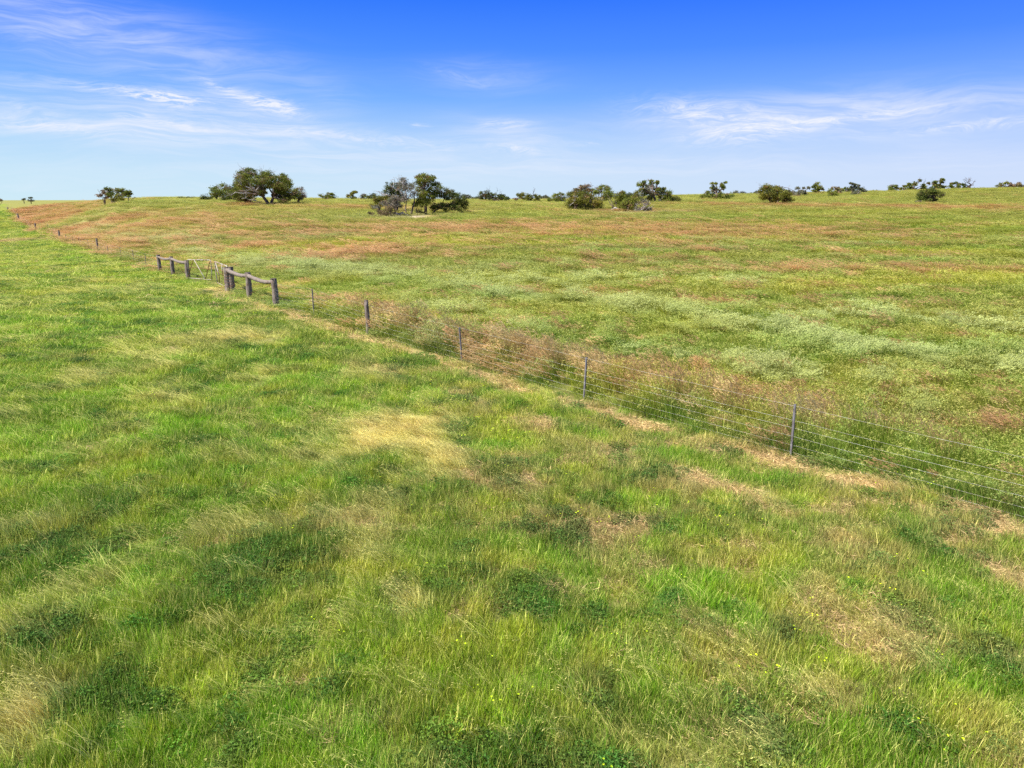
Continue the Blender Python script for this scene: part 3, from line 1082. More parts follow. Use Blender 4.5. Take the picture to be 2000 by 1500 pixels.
# --- right field ---------------------------------------------------
X, Y, S, rs = sample(30, 8, 330, 17, 7, 303)
md = meadow(X, Y)
right = (rs.rand(len(X)) < .45 + 1.3 * fbm(X * 0.6, Y, 0.8, 3, 51)) & (md['sd'] > 0.05) & (md['sand'] < .35) & (md['bank'] < .5)
wp = md['pale'] * (0.4 + 0.9 * md['sml'])
wr = md['red'] * (0.4 + 0.9 * md['sml'])
near_strip = np.exp(-((md['sd'] - 1.7) / 1.1) ** 2) * sst(34, 29, Y) * sst(14, 17, Y) * sst(.3, .55, fbm(X, Y, 1.1, 3, 71))
u1, u2 = rs.rand(len(X)), rs.rand(len(X))
isp = u1 < np.clip((wp * 1.1 + .04) * (1 - .75 * sst(45, 110, Y)), 0, .8)
isr = ~isp & (u2 < np.clip((wr * .9 + .42 * near_strip + .04) * (1 - .6 * sst(60, 130, Y)), 0, .74))
fcol = lerp(md['field'], md['col'], sst(30, 90, Y))
hpale = lerp(md['col'], arr((.54, .55, .23), len(X)), .25 + .3 * md['pale'])
hred = lerp(fcol, lerp(arr((.60, .31, .17), len(X)), arr((.70, .52, .27), len(X)), np.clip(.15 + .7 * near_strip + rs.randn(len(X)) * .2, 0, 1)), .80 - .22 * md['far'])
hfld = lerp(md['col'], C_STRAW * .85, .45 - .25 * sst(40, 100, Y))
clump = fbm(X * 0.6, Y, 0.8, 3, 51)
hs = (0.45 + 0.95 * clump) * (1 - 0.30 * md['far']) * (0.8 + .45 * md['med'])
hs = hs * (1 - 0.5 * sst(34, 40, Y) * sst(9, 2, md['sd']) * (Y < 75))

hs = hs * (0.65 + 0.35 * sst(0.0, 0.5, md['sd']))
hs = hs * (1 + 0.75 * np.exp(-((md['sd'] - 1.4) / 1.1) ** 2) * (Y < 34) * sst(13, 17, Y))
hs = hs * (1 - 0.6 * sst(43, 45, Y) * sst(62, 58, Y) * sst(4, 2, md['sd']))
go('field_grass', 'knee-high green pasture of the field behind the fence', C_FLD, X, Y, S, rs, fcol, hfld, hs, right & ~isp & ~isr, spin=.7)
go('oat_grass', 'pale drooping seed heads in bands across the field', C_OAT, X, Y, S, rs, fcol, hpale, hs * (1.0 + .35 * md['pale']), right & isp, spin=.5)
go('red_seed_grass', 'reddish seeding grass along the fence and across the field', C_REDT, X, Y, S, rs, fcol, hred, hs * .98, right & isr, spin=.4)


# ------------------------------------------------------------------ tubes
def tube(path, radii, n=6, cap=True, wob=0.0, rs=None):
    V, Fc = [], []
    path = [Vector(p) for p in path]
    m_ = len(path)
    up = Vector((0, 0, 1))
    prev = None
    for i, p in enumerate(path):
        d = (path[min(i + 1, m_ - 1)] - path[max(i - 1, 0)])
        if d.length < 1e-6: d = Vector((0, 0, 1))
        d.normalize()
        if prev is None:
            a = d.cross(up)
            if a.length < 0.05: a = d.cross(Vector((1, 0, 0)))
        else:
            a = prev - d * prev.dot(d)
        a.normalize()
        prev = a
        b = d.cross(a)
        r = radii[i] if hasattr(radii, '__len__') else radii
        for k in range(n):
            t = 2 * math.pi * k / n
            rr = r * (1 + (rs.uniform(-wob, wob) if rs is not None and wob else 0))
            V.append(tuple(p + (a * math.cos(t) + b * math.sin(t)) * rr))
    for i in range(m_ - 1):
        for k in range(n):
            Fc.append((i * n + k, i * n + (k + 1) % n, (i + 1) * n + (k + 1) % n, (i + 1) * n + k))
    if cap:
        Fc.append(tuple(range(n))[::-1])
        Fc.append(tuple((m_ - 1) * n + k for k in range(n)))
    return V, Fc


class MB:
    def __init__(s):
        s.V = []
        s.F = []

    def add(s, vf):
        n = len(s.V)
        s.V += list(vf[0])
        s.F += [tuple(i + n for i in f) for f in vf[1]]
        return s

    def build(s, name, mat, parent=None, smooth=True):
        return mesh_obj(name, s.V, s.F, mat, parent, smooth=smooth)


def rel(p, o):
    return Vector(p) - Vector(o)


# ------------------------------------------------------------------ fences
WH = [1.22, 0.88, 0.70, 0.50, 0.29, 0.12]        # wire heights
frs = random.Random(5)
nrs = np.random.RandomState(9)


def base_of(i):
    p = FB[i]
    return Vector((p.x, p.y, tz(p.x, p.y)))


def picket(parent, org, base, h, lean=(0, 0)):
    """Y-section steel picket"""
    mb = MB()
    V, Fc = [], []
    n = 0
    top = Vector(base) + Vector((lean[0], lean[1], h))
    bot = Vector(base) - Vector((0, 0, .25))
    for k in range(3):
        a = 2 * math.pi * k / 3 + .4
        d = Vector((math.cos(a), math.sin(a), 0))
        s_ = Vector((-d.y, d.x, 0)) * .004
        w = .032
        q = [bot - s_, bot + s_, bot + d * w + s_, bot + d * w - s_, top - s_, top + s_, top + d * w + s_, top + d * w - s_]
        q = [tuple(v - Vector(org)) for v in q]
        mb.add((q, [(0, 1, 2, 3), (7, 6, 5, 4), (0, 4, 5, 1), (1, 5, 6, 2), (2, 6, 7, 3), (3, 7, 4, 0)]))
    o = mb.build('picket', M_PICKET, parent, smooth=False)
    return o


def wood_post(name, parent, org, base, h, r, lean=(0, 0), knot=False, sides=12, capmat=True):
    """round weathered post, cracked dark top as a sub-part"""
    b = Vector(base) - Vector(org)
    path, rad = [], []
    for i in range(9):
        t = i / 8
        path.append(b + Vector((lean[0] * t + nrs.randn() * .006, lean[1] * t + nrs.randn() * .006, -.25 + (h + .25) * t)))
        rad.append(r * (1.08 - .13 * t) * (1 + nrs.uniform(-.05, .05)) * (1.14 if knot and i == 5 else 1))
    o = MB().add(tube(path, rad, sides, True, .07, nrs)).build(name, M_WOOD, parent)
    if capmat:
        top = path[-1]
        e = MB().add(tube([top - Vector((0, 0, .035)), top + Vector((0, 0, .006))], [rad[-1] * 1.06, rad[-1] * .98], sides, True, .06, nrs))
        e.build('post_top', M_END, o)
    return o


def wires(parent, org, pts, heights, r=0.0028, mat=None):
    for w_i, hh in enumerate(heights):
        path = []
        for a, b in zip(pts[:-1], pts[1:]):
            for k in range(4):
                t = k / 4
                p = a.lerp(b, t)
                path.append(p + Vector((0, 0, hh - .02 * math.sin(math.pi * t) * (1 if w_i % 2 else .4))) - Vector(org))
        path.append(pts[-1] + Vector((0, 0, hh)) - Vector(org))
        # far spans are a touch thicker strands twisted double
        rad = [r * (1.0 + 0.25 * w_i * 0) for _ in path]
        MB().add(tube(path, rad, 4, True)).build('wire', mat or M_WIRE, parent)


# near fence: from the strainer post at index 5 towards the viewer
nb = [Vector((p.x, p.y, tz(p.x, p.y))) for p in NEAR[:3]]
line = nb[::-1] + [base_of(i) for i in range(0, 6)]
org = base_of(3)
wf_ = empty('wire_fence', org)
tag(wf_, 'near wire fence on star pickets running from the log rails to the right edge', 'fence', 'wire fences')
picket(wf_, org, nb[1], 1.25)
picket(wf_, org, nb[2] + Vector((0.3, 0.2, 0)), 1.25, (.02, 0))
for i, ln in ((0, (-.03, 0)), (1, (.05, 0.0)), (2, (-.08, 0)), (4, (.0, 0))):
    picket(wf_, org, base_of(i), FP[i] and 1.25 if i else 1.27, ln)
wood_post('fence_post', wf_, org, base_of(3), 1.42, .085, (-.03, 0), True)
wires(wf_, org, line, WH, 0.0018)

# far fence: from index 10 outwards
line = [base_of(i) for i in range(10, len(FB))]
org = base_of(15)
ff = empty('wire_fence', org)
tag(ff, 'far wire fence with dark wooden posts running away to the left horizon', 'fence', 'wire fences')
WOODI = {15: 1.68, 20: 1.55, 23: 1.8, 26: 2.1, 28: 2.2}
for i in range(11, len(FB)):
    if i in WOODI:
        wood_post('fence_post', ff, org, base_of(i), WOODI[i], .12 + .0035 * (i - 15) * (1 + .2 * (i - 15)) , (nrs.uniform(-.06, .06), 0))
    else:
        picket(ff, org, base_of(i), 1.2 if i < 20 else 1.3, (nrs.uniform(-.05, .05), 0))
wires(ff, org, line, WH, 0.0035)


def log_rail(parent, org, a, b, r, sag, name='rail', bow=0.0):
    path, rad = [], []
    a = Vector(a) - Vector(org)
    b = Vector(b) - Vector(org)
    side_ = (b - a).cross(Vector((0, 0, 1))).normalized()
    for i in range(11):
        t = i / 10
        s = math.sin(math.pi * t)
        path.append(a.lerp(b, t) - Vector((0, 0, sag * s)) + side_ * bow * s + Vector((0, 0, nrs.randn() * .008)))
        rad.append(r * (1 + nrs.uniform(-.07, .07)) * (1.1 - .15 * t))
    return MB().add(tube(path, rad, 10, True, .06, nrs)).build(name, M_WOOD, parent)


def strainer(idx, label, hts, rads, cat='fence'):
    """three log posts joined by two sagging rails, with stay wires"""
    bs = [base_of(i) for i in idx]
    org = bs[1]
    root = empty('rail_fence', org)
    tag(root, label, cat, 'log rail fence ends')
    for b, h, r in zip(bs, hts, rads):
        wood_post('post', root, org, b, h, r, (nrs.uniform(-.03, .03), 0))
    for k in range(2):
        a = bs[k] + Vector((0, 0, hts[k] - .17))
        c = bs[k + 1] + Vector((0, 0, hts[k + 1] - .20))
        d = (c - a).normalized()
        log_rail(root, org, a + d * rads[k] * .7, c - d * rads[k + 1] * .7, .112 if k == 0 else .105, .09 + .03 * k)
        lo = bs[k] + Vector((0, 0, .25)) - Vector(org)
        hi_ = bs[k].lerp(bs[k + 1], .93) + Vector((0, 0, hts[k + 1] - .32)) - Vector(org)
        MB().add(tube([lo, hi_], .009, 4)).build('stay_wire', M_RUST, root)
    return root, bs, org


n_root, n_bs, n_org = strainer([7, 6, 5], 'nearer log rail fence end with thick double gate post, right of the gates', [1.50, 1.46, 1.48], [.20, .155, .16])
# the companion half of the thick gate post and its wire wraps
b7 = n_bs[0]
wood_post('post', n_root, n_org, b7 + Vector((.27, -.02, 0)), 1.52, .16)
for hh in (.35, .55, .75, .95, 1.15):
    ring = [b7 + Vector((.14 + .37 * math.cos(t), .24 * math.sin(t), hh + .01 * math.sin(3 * t))) - Vector(n_org) for t in np.linspace(0, 2 * math.pi, 21)]
    MB().add(tube(ring, .006, 4)).build('wire_wrap', M_RUST, n_root)
f_root, f_bs, f_org = strainer([8, 9, 10], 'farther log rail fence end with three slimmer posts, left of the gates', [1.46, 1.52, 1.46], [.165, .15, .16])


# ------------------------------------------------------------------ gates
def arcpath(pts, rad=.12, n=4):
    """round the inner corners of a path"""
    o = [pts[0]]
    for a, b, c in zip(pts[:-2], pts[1:-1], pts[2:]):
        d1 = (a - b).normalized()
        d2 = (c - b).normalized()
        for k in range(n + 1):
            t = k / n
            p = b + d1 * rad * (1 - t) ** 2 + d2 * rad * t ** 2
            o.append(p)
    o.append(pts[-1])
    return o


def gate(label, A, B, h0, h1, braces, midbar, org, bend=0.0, rust_braces=()):
    """A hinge base, B free base; tube frame with slanted braces (u0, v0, u1, v1)"""
    root = empty('farm_gate', org)
    tag(root, label, 'gate', 'tube farm gates')
    A = Vector(A)
    B = Vector(B)
    perp = (B - A).cross(Vector((0, 0, 1))).normalized()

    def P(u, v):
        b = A.lerp(B, u)
        h = h0 + (h1 - h0) * u
        x = bend * max(0, .55 - v) ** 1.3 * u ** 3
        return b + Vector((0, 0, .10 + v * (h - .10))) + (A - B).normalized() * x - Vector(org)
    fr = arcpath([P(0, 0), P(0, 1), P(1, 1), P(1, .5), P(1, 0)], .16)
    MB().add(tube(fr + [P(1, 0)], .031, 8)).add(tube([P(0, 0), P(1, 0.0)], .024, 8)).build('gate_frame', M_GATE, root)
    for k, (u0, v0, u1, v1) in enumerate(braces):
        MB().add(tube([P(u0, v0), P(u1, v1)], .027, 6)).build('brace', M_RUST if k in rust_braces else M_GATE, root)
    for (u0, v0, u1, v1) in midbar:
        MB().add(tube([P(u0, v0), P(u1, v1)], .018, 6)).build('mid_bar', M_RUST, root)
    # sagging mesh wires across the frame
    for v in (.2, .38, .74, .87):
        path = [P(u, v - .03 * math.sin(math.pi * u) + nrs.randn() * .004) for u in np.linspace(0, 1, 9)]
        MB().add(tube(path, .0035, 4)).build('gate_wire', M_RUST, root)
    for v in (.12, .88):
        hp = P(0, v)
        MB().add(tube([hp - Vector((.10, -.0, 0)), hp + Vector((.02, 0, 0))], .022, 6)).build('hinge', M_RUST, root)
    return root


gA = base_of(8) + Vector((.22, -.30, 0))
gA = Vector((gA.x, gA.y, tz(gA.x, gA.y) + .03))
gBx = pt(416.5, 556, 51.8)
gB = Vector((gBx.x, gBx.y, tz(gBx.x, gBx.y) + .02))
gate('wide grey tube gate with zigzag braces hung from the farther fence end', gA, gB, 1.5, 1.52,
     [(.28, 1, .0, .22), (.30, 1, .70, .02), (.72, .02, .96, .93)], [(0, .60, .98, .52)], gA, bend=.35, rust_braces=(0, 2))
hA = base_of(7) + Vector((-.12, .42, 0))
hA = Vector((hA.x, hA.y, tz(hA.x, hA.y) + .03))
hBx = pt(424.5, 561, 49.4)
hB = Vector((hBx.x, hBx.y, tz(hBx.x, hBx.y) + .02))
gate('narrow-looking rusty tube gate ajar beside the thick double post', hA, hB, 1.5, 1.54,
     [(.42, 1, .40, .45), (.94, .98, .74, .42), (.74, .42, .80, .0)], [(0, .50, .98, .55)], hA, bend=.45, rust_braces=(2,))


# ------------------------------------------------------------------ trees
GREENS = {
    'gum': [(.120, .150, .020), (.165, .185, .026), (.085, .110, .020), (.21, .22, .034), (.20, .13, .060)],
    'dark': [(.070, .095, .018), (.100, .122, .022), (.055, .075, .018), (.14, .145, .030), (.16, .10, .055)],
    'olive': [(.180, .170, .022), (.130, .140, .022), (.24, .22, .03), (.09, .105, .022), (.23, .15, .055)],
    'grey': [(.17, .17, .10), (.22, .20, .15), (.13, .14, .07), (.27, .22, .18), (.20, .15, .11)],
    'dist': [(.095, .110, .055), (.125, .140, .07), (.075, .09, .05), (.14, .14, .08), (.16, .12, .09)],
    'brown': [(.24, .155, .09), (.17, .13, .06), (.29, .20, .13), (.13, .12, .045), (.20, .14, .08)],
}


def leaves(blobs, pal, Y, seed, dens=1.0, lsize=None):
    """blobs: (centre Vector, rx, ry, rz). Clumps of small leaf faces on twigs through each blob's volume, gaps between"""
    rs = np.random.RandomState(seed)
    pal = np.array(GREENS[pal]) * 1.2
    PV, PC = [], []
    ls = lsize or max(.11, .00115 * Y)
    zt = max(c.z + rz for c, rx, ry, rz in blobs)
    zb = min(c.z - rz for c, rx, ry, rz in blobs)
    for (c, rx, ry, rz) in blobs:
        vol = rx * ry * rz
        area = (rx * rz + rx * ry + ry * rz)
        ncl = int(max(9, 13 * area * dens / max(.55, (ls / .12))))
        ncl = min(ncl, 200)
        base = pal[rs.randint(0, 4)]
        for k in range(ncl):
            d = rs.randn(3)
            d /= np.linalg.norm(d)
            rr = rs.uniform(.45, 1.0) ** .5 * (rs.uniform(1.05, 1.4) if rs.rand() < .2 else 1)
            p = np.array([c.x + d[0] * rx * rr, c.y + d[1] * ry * rr, c.z + d[2] * rz * rr * (1 if d[2] > 0 else .75)])
            cs = rs.uniform(.18, .38) * (min(rx, rz) ** .5) * 1.15
            cc = base * .55 + pal[rs.randint(0, 4)] * .45
            if rs.rand() < .14: cc = pal[4]
            cc = cc * rs.uniform(.6, 1.15)
            nl = int(46 * dens ** .5 * (.12 / ls) ** .8) + 8
            q = p + rs.randn(nl, 3) * np.array([cs, cs, cs * .6])
            PV.append(q)
            PC.append(np.tile(cc, (nl, 1)) * rs.uniform(.8, 1.25, (nl, 1)))
    P = np.concatenate(PV)
    C = np.clip(np.concatenate(PC), 0, 1)
    n = len(P)
    a = rs.randn(n, 3)
    a[:, 2] -= .5
    a /= np.linalg.norm(a, axis=1)[:, None]
    b = np.cross(a, rs.randn(n, 3))
    b /= np.linalg.norm(b, axis=1)[:, None]
    L = ls * rs.uniform(.8, 1.6, (n, 1))
    W = ls * rs.uniform(.5, .9, (n, 1))
    V = np.stack([P - a * L / 2, P + b * W / 2 , P + a * L / 2, P - b * W / 2], 1).reshape(-1, 3)
    Fq = np.arange(4 * n).reshape(-1, 4)
    C4 = np.concatenate([np.repeat(C, 4, 0), np.ones((4 * n, 1))], 1)
    return V, Fq, C4


def wig(a, b, n, amp, rs, sag=0.0):
    a = Vector(a)
    b = Vector(b)
    L = (b - a).length
    o = [a]
    off = Vector((0, 0, 0))
    for i in range(1, n):
        t = i / n
        off = off * .6 + Vector((rs.randn(), rs.randn(), rs.randn() * .6)) * amp * L
        p = a.lerp(b, t) + off * math.sin(math.pi * t) + Vector((0, 0, sag * L * math.sin(math.pi * t)))
        o.append(p)
    o.append(b)
    return o


def deadbranch(mb, a, b, r, rs, depth=2, amp=.10):
    path = wig(a, b, 5, amp, rs)
    rad = [r * (1 - .75 * i / (len(path) - 1)) for i in range(len(path))]
    mb.add(tube(path, rad, 5))
    if depth > 0:
        L = (Vector(b) - Vector(a)).length
        d0 = (Vector(b) - Vector(a)).normalized()
        for k in range(4 if depth > 1 else 3):
            i = rs.randint(1, len(path) - 1) if k else len(path) - 2
            p = path[i]
            d = (d0 + Vector((rs.randn(), rs.randn(), rs.randn() + .35)) * .55).normalized()
            deadbranch(mb, p, p + d * L * rs.uniform(.3, .55), rad[i] * .65, rs, depth - 1, amp)
    return mb


TREE_N = [0]


def tree(name, label, cat, Y, base, blobs=(), pal='gum', stems=(), dead=(), fork=None, group=None, dens=1.0, depth=1.0, tw=3.0, deadmat=None, logs=(), limbs=True, lsz=None):
    """all in photograph pixels at forward distance Y, turned into metres.
    base: (x, y) or list of several stem bases; blobs: (x, y, rx, ry[, dy]); dead: (x0, y0, x1, y1, r_px)"""
    TREE_N[0] += 1
    seed = TREE_N[0] * 13 + 5
    rs = np.random.RandomState(seed)
    bases = base if isinstance(base, list) else [base]
    p0 = pt(bases[0][0], bases[0][1], Y)
    org = Vector((p0.x, Y, tz(p0.x, Y)))
    root = empty(name, org)
    tag(root, label, cat, {'gum_tree': 'gum trees scattered over the paddocks', 'shrub': 'scattered shrubs and bushes', 'dead_tree': 'dead and half-dead trees'}.get(name, group))
    k = Y / 1400.0

    def W(x, y, dy=0.0):
        q = pt(x, y, Y)
        return Vector((q.x, Y + dy, q.z)) - org
    mb = MB()
    WB = []
    allx = [b[0] for b in blobs] or [bases[0][0]]
    half = (max(allx) - min(allx)) * k * .5 * depth + .01
    for b in blobs:
        dy = b[4] * k if len(b) > 4 else rs.uniform(-.75, .75) * half
        c = W(b[0], b[1], dy)
        WB.append((c, b[2] * k, (b[2] + b[3]) * .5 * k * max(depth, .6), b[3] * k))
    bw = []
    for (x, y) in bases:
        q = W(x, y)
        bw.append(Vector((q.x, 0, tz(q.x + org.x, org.y) - org.z - .15)))
    if blobs and limbs:
        fk = [W(*f) for f in (fork if isinstance(fork, list) else [fork])] if fork else None
        for bi, (c, rx, ry, rz) in enumerate(WB):
            j = min(range(len(bw)), key=lambda i_: abs(bw[i_].x - c.x))
            a = bw[j]
            if fk:
                f = fk[j % len(fk)]
            else:
                f = a.lerp(Vector((c.x * .4 + a.x * .6, c.y * .3, c.z)), .45)
            r0 = tw * k
            if bi == 0 or not fk:
                path = wig(a, f, 4, .05, rs)
                mb.add(tube(path, [r0 * (1.15 - .35 * i / 4) for i in range(5)], 7))
            path = wig(f, c + Vector((0, 0, rz * .2)), 5, .07, rs, .05)
            mb.add(tube(path, [r0 * .62 * (1 - .75 * i / 5) for i in range(6)], 5))
            # secondary limbs reaching to the blob's rim
            for s_ in range(3):
                d = Vector((rs.randn(), rs.randn(), rs.randn() + .5)).normalized()
                e_ = c + Vector((d.x * rx, d.y * ry, d.z * rz)) * .85
                mb.add(tube(wig(path[3], e_, 3, .08, rs), [r0 * .25 * (1 - .7 * i / 3) for i in range(4)], 4))
        # extra bases get their own stems
        if fk and len(bw) > 1:
            for j in range(1, len(bw)):
                path = wig(bw[j], fk[j % len(fk)], 4, .05, rs)
                mb.add(tube(path, [tw * k * (1.1 - .35 * i / 4) for i in range(5)], 7))
    for st in stems:                                   # explicit stem polylines [(x, y), ..., width px]
        pts_ = [W(x, y, (i - 1) * .2) for i, (x, y) in enumerate(st[:-1])]
        w = st[-1] * k
        full = []
        for a, b in zip(pts_[:-1], pts_[1:]):
            full += wig(a, b, 3, .04, rs)[:-1]
        full.append(pts_[-1])
        m_ = len(full)
        mb.add(tube(full, [w * (1 - .65 * i / (m_ - 1)) for i in range(m_)], 6))
    if mb.V:
        mb.build('trunk', M_BARK, root)
    if dead:
        for (x0, y0, x1, y1, rp) in dead:
            dy = -half * .9 if blobs else 0
            deadbranch(MB(), W(x0, y0, dy * .6), W(x1, y1, dy), rp * k, rs, 2).build('dead_limb', deadmat or M_DEAD, root)
    for (x0, y0, x1, y1, rp) in logs:
        pth = wig(W(x0, y0, -.4), W(x1, y1, -1.0), 5, .05, rs)
        MB().add(tube(pth, [rp * k * (1.1 - .08 * i) for i in range(6)], 6)).build('fallen_limb', M_DEAD, root)
    if blobs:
        V, Fq, C4 = leaves(WB, pal, Y, seed, dens, lsz)
        mesh_obj('crown', V, Fq, M_LEAF, root, attrs={'col': ('FLOAT_COLOR', C4)})
    return root


def dome(x0, x1, y0, y1, n=7, seed=0, flat=0.0):
    """irregular bush outline filling a pixel box: blobs along a dome"""
    r_ = random.Random(seed)
    o = []
    w, h = x1 - x0, y1 - y0
    for i in range(n):
        t = (i + .5) / n
        x = x0 + w * (t * .86 + .07)
        env = math.sin(math.pi * (t * .8 + .1)) ** .6 * (1 - r_.uniform(0, .28))
        ph = h * env
        rr = w / n * r_.uniform(.75, 1.15)
        o.append((x, y1 - ph + rr * .6, rr, rr * .75))
        if ph > rr * 1.6:
            o.append((x + r_.uniform(-.3, .3) * rr, y1 - ph * .42, rr * 1.0, ph * .34))
    return o


GB = 'scattered shrubs and trees on the skyline'
# big spreading tree, left of centre
tree('gum_tree', 'largest spreading gum tree with pale bare limbs, left of centre', 'tree', 155, [(524, 400), (531, 397)],
     [(474, 340, 13, 9), (490, 338, 12, 9), (468, 352, 9, 9), (484, 352, 12, 10), (499, 350, 10, 9), (510, 342, 10, 8), (521, 343, 9, 8),
      (540, 346, 8, 7), (530, 354, 12, 9), (515, 358, 9, 7), (545, 362, 12, 9), (534, 372, 9, 9), (557, 355, 8, 7), (566, 351, 8, 5), (573, 362, 7, 8),
      (556, 372, 12, 8), (568, 380, 9, 9), (546, 387, 9, 7), (560, 391, 8, 5), (467, 364, 10, 8), (478, 372, 12, 9), (462, 377, 9, 8), (492, 377, 8, 6), (455, 346, 3, 2.5), (485, 362, 14, 6), (497, 364, 9, 7), (524, 364, 8, 5), (545, 372, 10, 7), (552, 364, 9, 7), (528, 348, 8, 6), (505, 352, 10, 7), (562, 366, 8, 6), (538, 363, 9, 7), (541, 382, 10, 7), (551, 389, 8, 5), (522, 376, 8, 4), (561, 384, 8, 6), (504, 368, 7, 6)],
     'gum', fork=[(514, 384), (533, 386)], dead=[(508, 372, 476, 346, 1.6), (500, 378, 472, 382, 1.5), (512, 372, 520, 350, 1.3), (500, 340, 488, 326, .5), (522, 345, 530, 330, .4), (548, 350, 550, 338, .4), (512, 392, 492, 388, 1.2), (518, 376, 508, 362, 1.2)],
     tw=3.2, dens=1.15)
tree('gum_tree', 'dark low gum tree tucked under the left side of the largest tree', 'tree', 163, (488, 389), [(462, 372, 11, 9), (475, 378, 12, 9), (453, 379, 10, 9), (468, 386, 13, 5), (485, 380, 10, 7), (447, 386, 8, 5), (457, 366, 8, 8), (476, 388, 10, 5), (497, 384, 8, 6), (464, 360, 7, 6)], 'dark', tw=2.6, dens=1.2)
tree('gum_tree', 'round-topped pair-crowned tree left of the largest tree', 'tree', 178, [(424, 390), (436, 390)], [(417, 371, 9, 8), (427, 375, 8, 8), (437, 367, 8, 8), (443, 374, 7, 8), (433, 380, 9, 5), (416, 381, 7, 5), (446, 383, 5, 4)], 'gum', tw=1.4)
tree('shrub', 'low dark bush at the left foot of the round pair-crowned tree', 'shrub', 180, (404, 391), [(401, 386, 6, 4), (409, 385, 6, 5), (397, 388, 4, 3)], 'dark', tw=.8, group=GB)
tree('shrub', 'brownish bush at the right foot of the largest tree', 'shrub', 162, (583, 389), [(576, 379, 6, 7), (583, 374, 7, 7), (591, 381, 6, 6), (580, 385, 8, 5), (571, 386, 7, 6), (589, 388, 6, 3)], 'brown', tw=1.0, dead=[(587, 376, 591, 370, .3)])
# hill group far left
tree('shrub', 'leftmost bush of the clump on the left hill, brownish', 'shrub', 215, (203, 386), [(196, 382, 5, 3), (200, 377, 4, 6), (206, 378, 6, 5), (211, 380, 5, 5), (204, 384, 8, 3)], 'brown', tw=1.0, dead=[(198, 378, 195, 371, .5)])
tree('gum_tree', 'flat-topped dark tree in the middle of the left hill clump', 'tree', 212, (219, 385), [(216, 372, 6, 5), (223, 373, 7, 5), (231, 371, 6, 4), (235, 377, 5, 5), (239, 380, 4, 5), (221, 380, 7, 4), (213, 369, 3, 2), (244, 382, 4, 3)], 'gum', tw=1.3)
tree('gum_tree', 'small umbrella tree on a thin bare trunk at the left hill clump', 'tree', 178, (250, 393), [(246, 377, 4, 2.5), (250, 374.5, 4, 2.5), (253, 378, 2.5, 3), (253, 383, 3, 2)], 'gum', fork=(251, 384), tw=.9)
tree('shrub', 'dome-shaped bush in front of the left hill clump', 'shrub', 178, (231, 393), [(225, 389, 5, 4), (231, 384, 6, 5), (238, 388, 6, 5), (232, 390, 9, 3)], 'olive', tw=.9, dead=[(236, 385, 235, 378, .3)])
tree('tree_stump', 'leaning dead stump beside the small umbrella tree', 'stump', 176, (255.5, 393.5), stems=[[(255.5, 394), (258.5, 388), (264, 385), 1.0]], dead=[(258, 389, 262, 385, .4)])
tree('gum_tree', 'tiny distant tree with bare left limb near the left edge', 'tree', 380, (47, 395), [(45.5, 390, 2.4, 1.6), (48, 388.5, 1.6, 1.2)], 'dist', tw=.6, dead=[(48, 391, 52, 386, .25)], lsz=.22)
tree('gum_tree', 'tiny distant umbrella tree near the left edge', 'tree', 375, (60.5, 395), [(57, 387, 3, 1.5), (61, 386.2, 3, 1.3), (60, 391.5, 5, 2.2), (65, 392, 3, 1.6)], 'dist', tw=.6, lsz=.22)
tree('shrub', 'reddish bush cut off by the left edge on the skyline', 'shrub', 330, (-4, 394), [(-3, 391, 6, 3), (2, 392, 4, 2)], 'brown', tw=.6, lsz=.2)
tree('shrub', 'low dark bush left of a wider one on the bare left skyline', 'shrub', 214, (354, 391), [(352, 388, 3.5, 2.5), (357, 387, 3, 2.5)], 'dark', tw=.6, group=GB)
tree('shrub', 'wider low dark bush on the bare left skyline', 'shrub', 216, (370, 391), dome(362, 383, 385, 391, 4, 3), 'dark', tw=.6, group=GB)
tree('shrub', 'small ragged bush alone right of the largest tree', 'shrub', 195, (640, 390), [(628, 384, 4, 4), (634, 385, 4, 3.5), (639, 381, 4, 4), (644, 385, 4, 3), (650, 384, 4, 4), (647, 379, 2, 1.5)], 'gum', tw=.8)
tree('gum_tree', 'thin yellow-green tree left of the central clump', 'tree', 196, (690, 391), [(689, 376, 5, 2.6), (694, 375, 3, 2.2), (681, 384, 4, 3.5), (687, 380, 2.5, 2), (690, 386, 6, 3)], 'olive', tw=.7, dead=[(698, 388, 704, 382, .4)])
tree('shrub', 'small grey bush between the thin yellow-green tree and central clump', 'shrub', 197, (709, 391), [(709, 382, 3, 2.5), (709, 387, 4, 3)], 'grey', tw=.5)
tree('shrub', 'dark ragged bush just behind the left of the central clump', 'shrub', 196, (724, 391), [(718, 386, 4, 4), (725, 385, 5, 4), (731, 381, 4, 2.5), (733, 386, 4, 4)], 'dark', tw=.6)

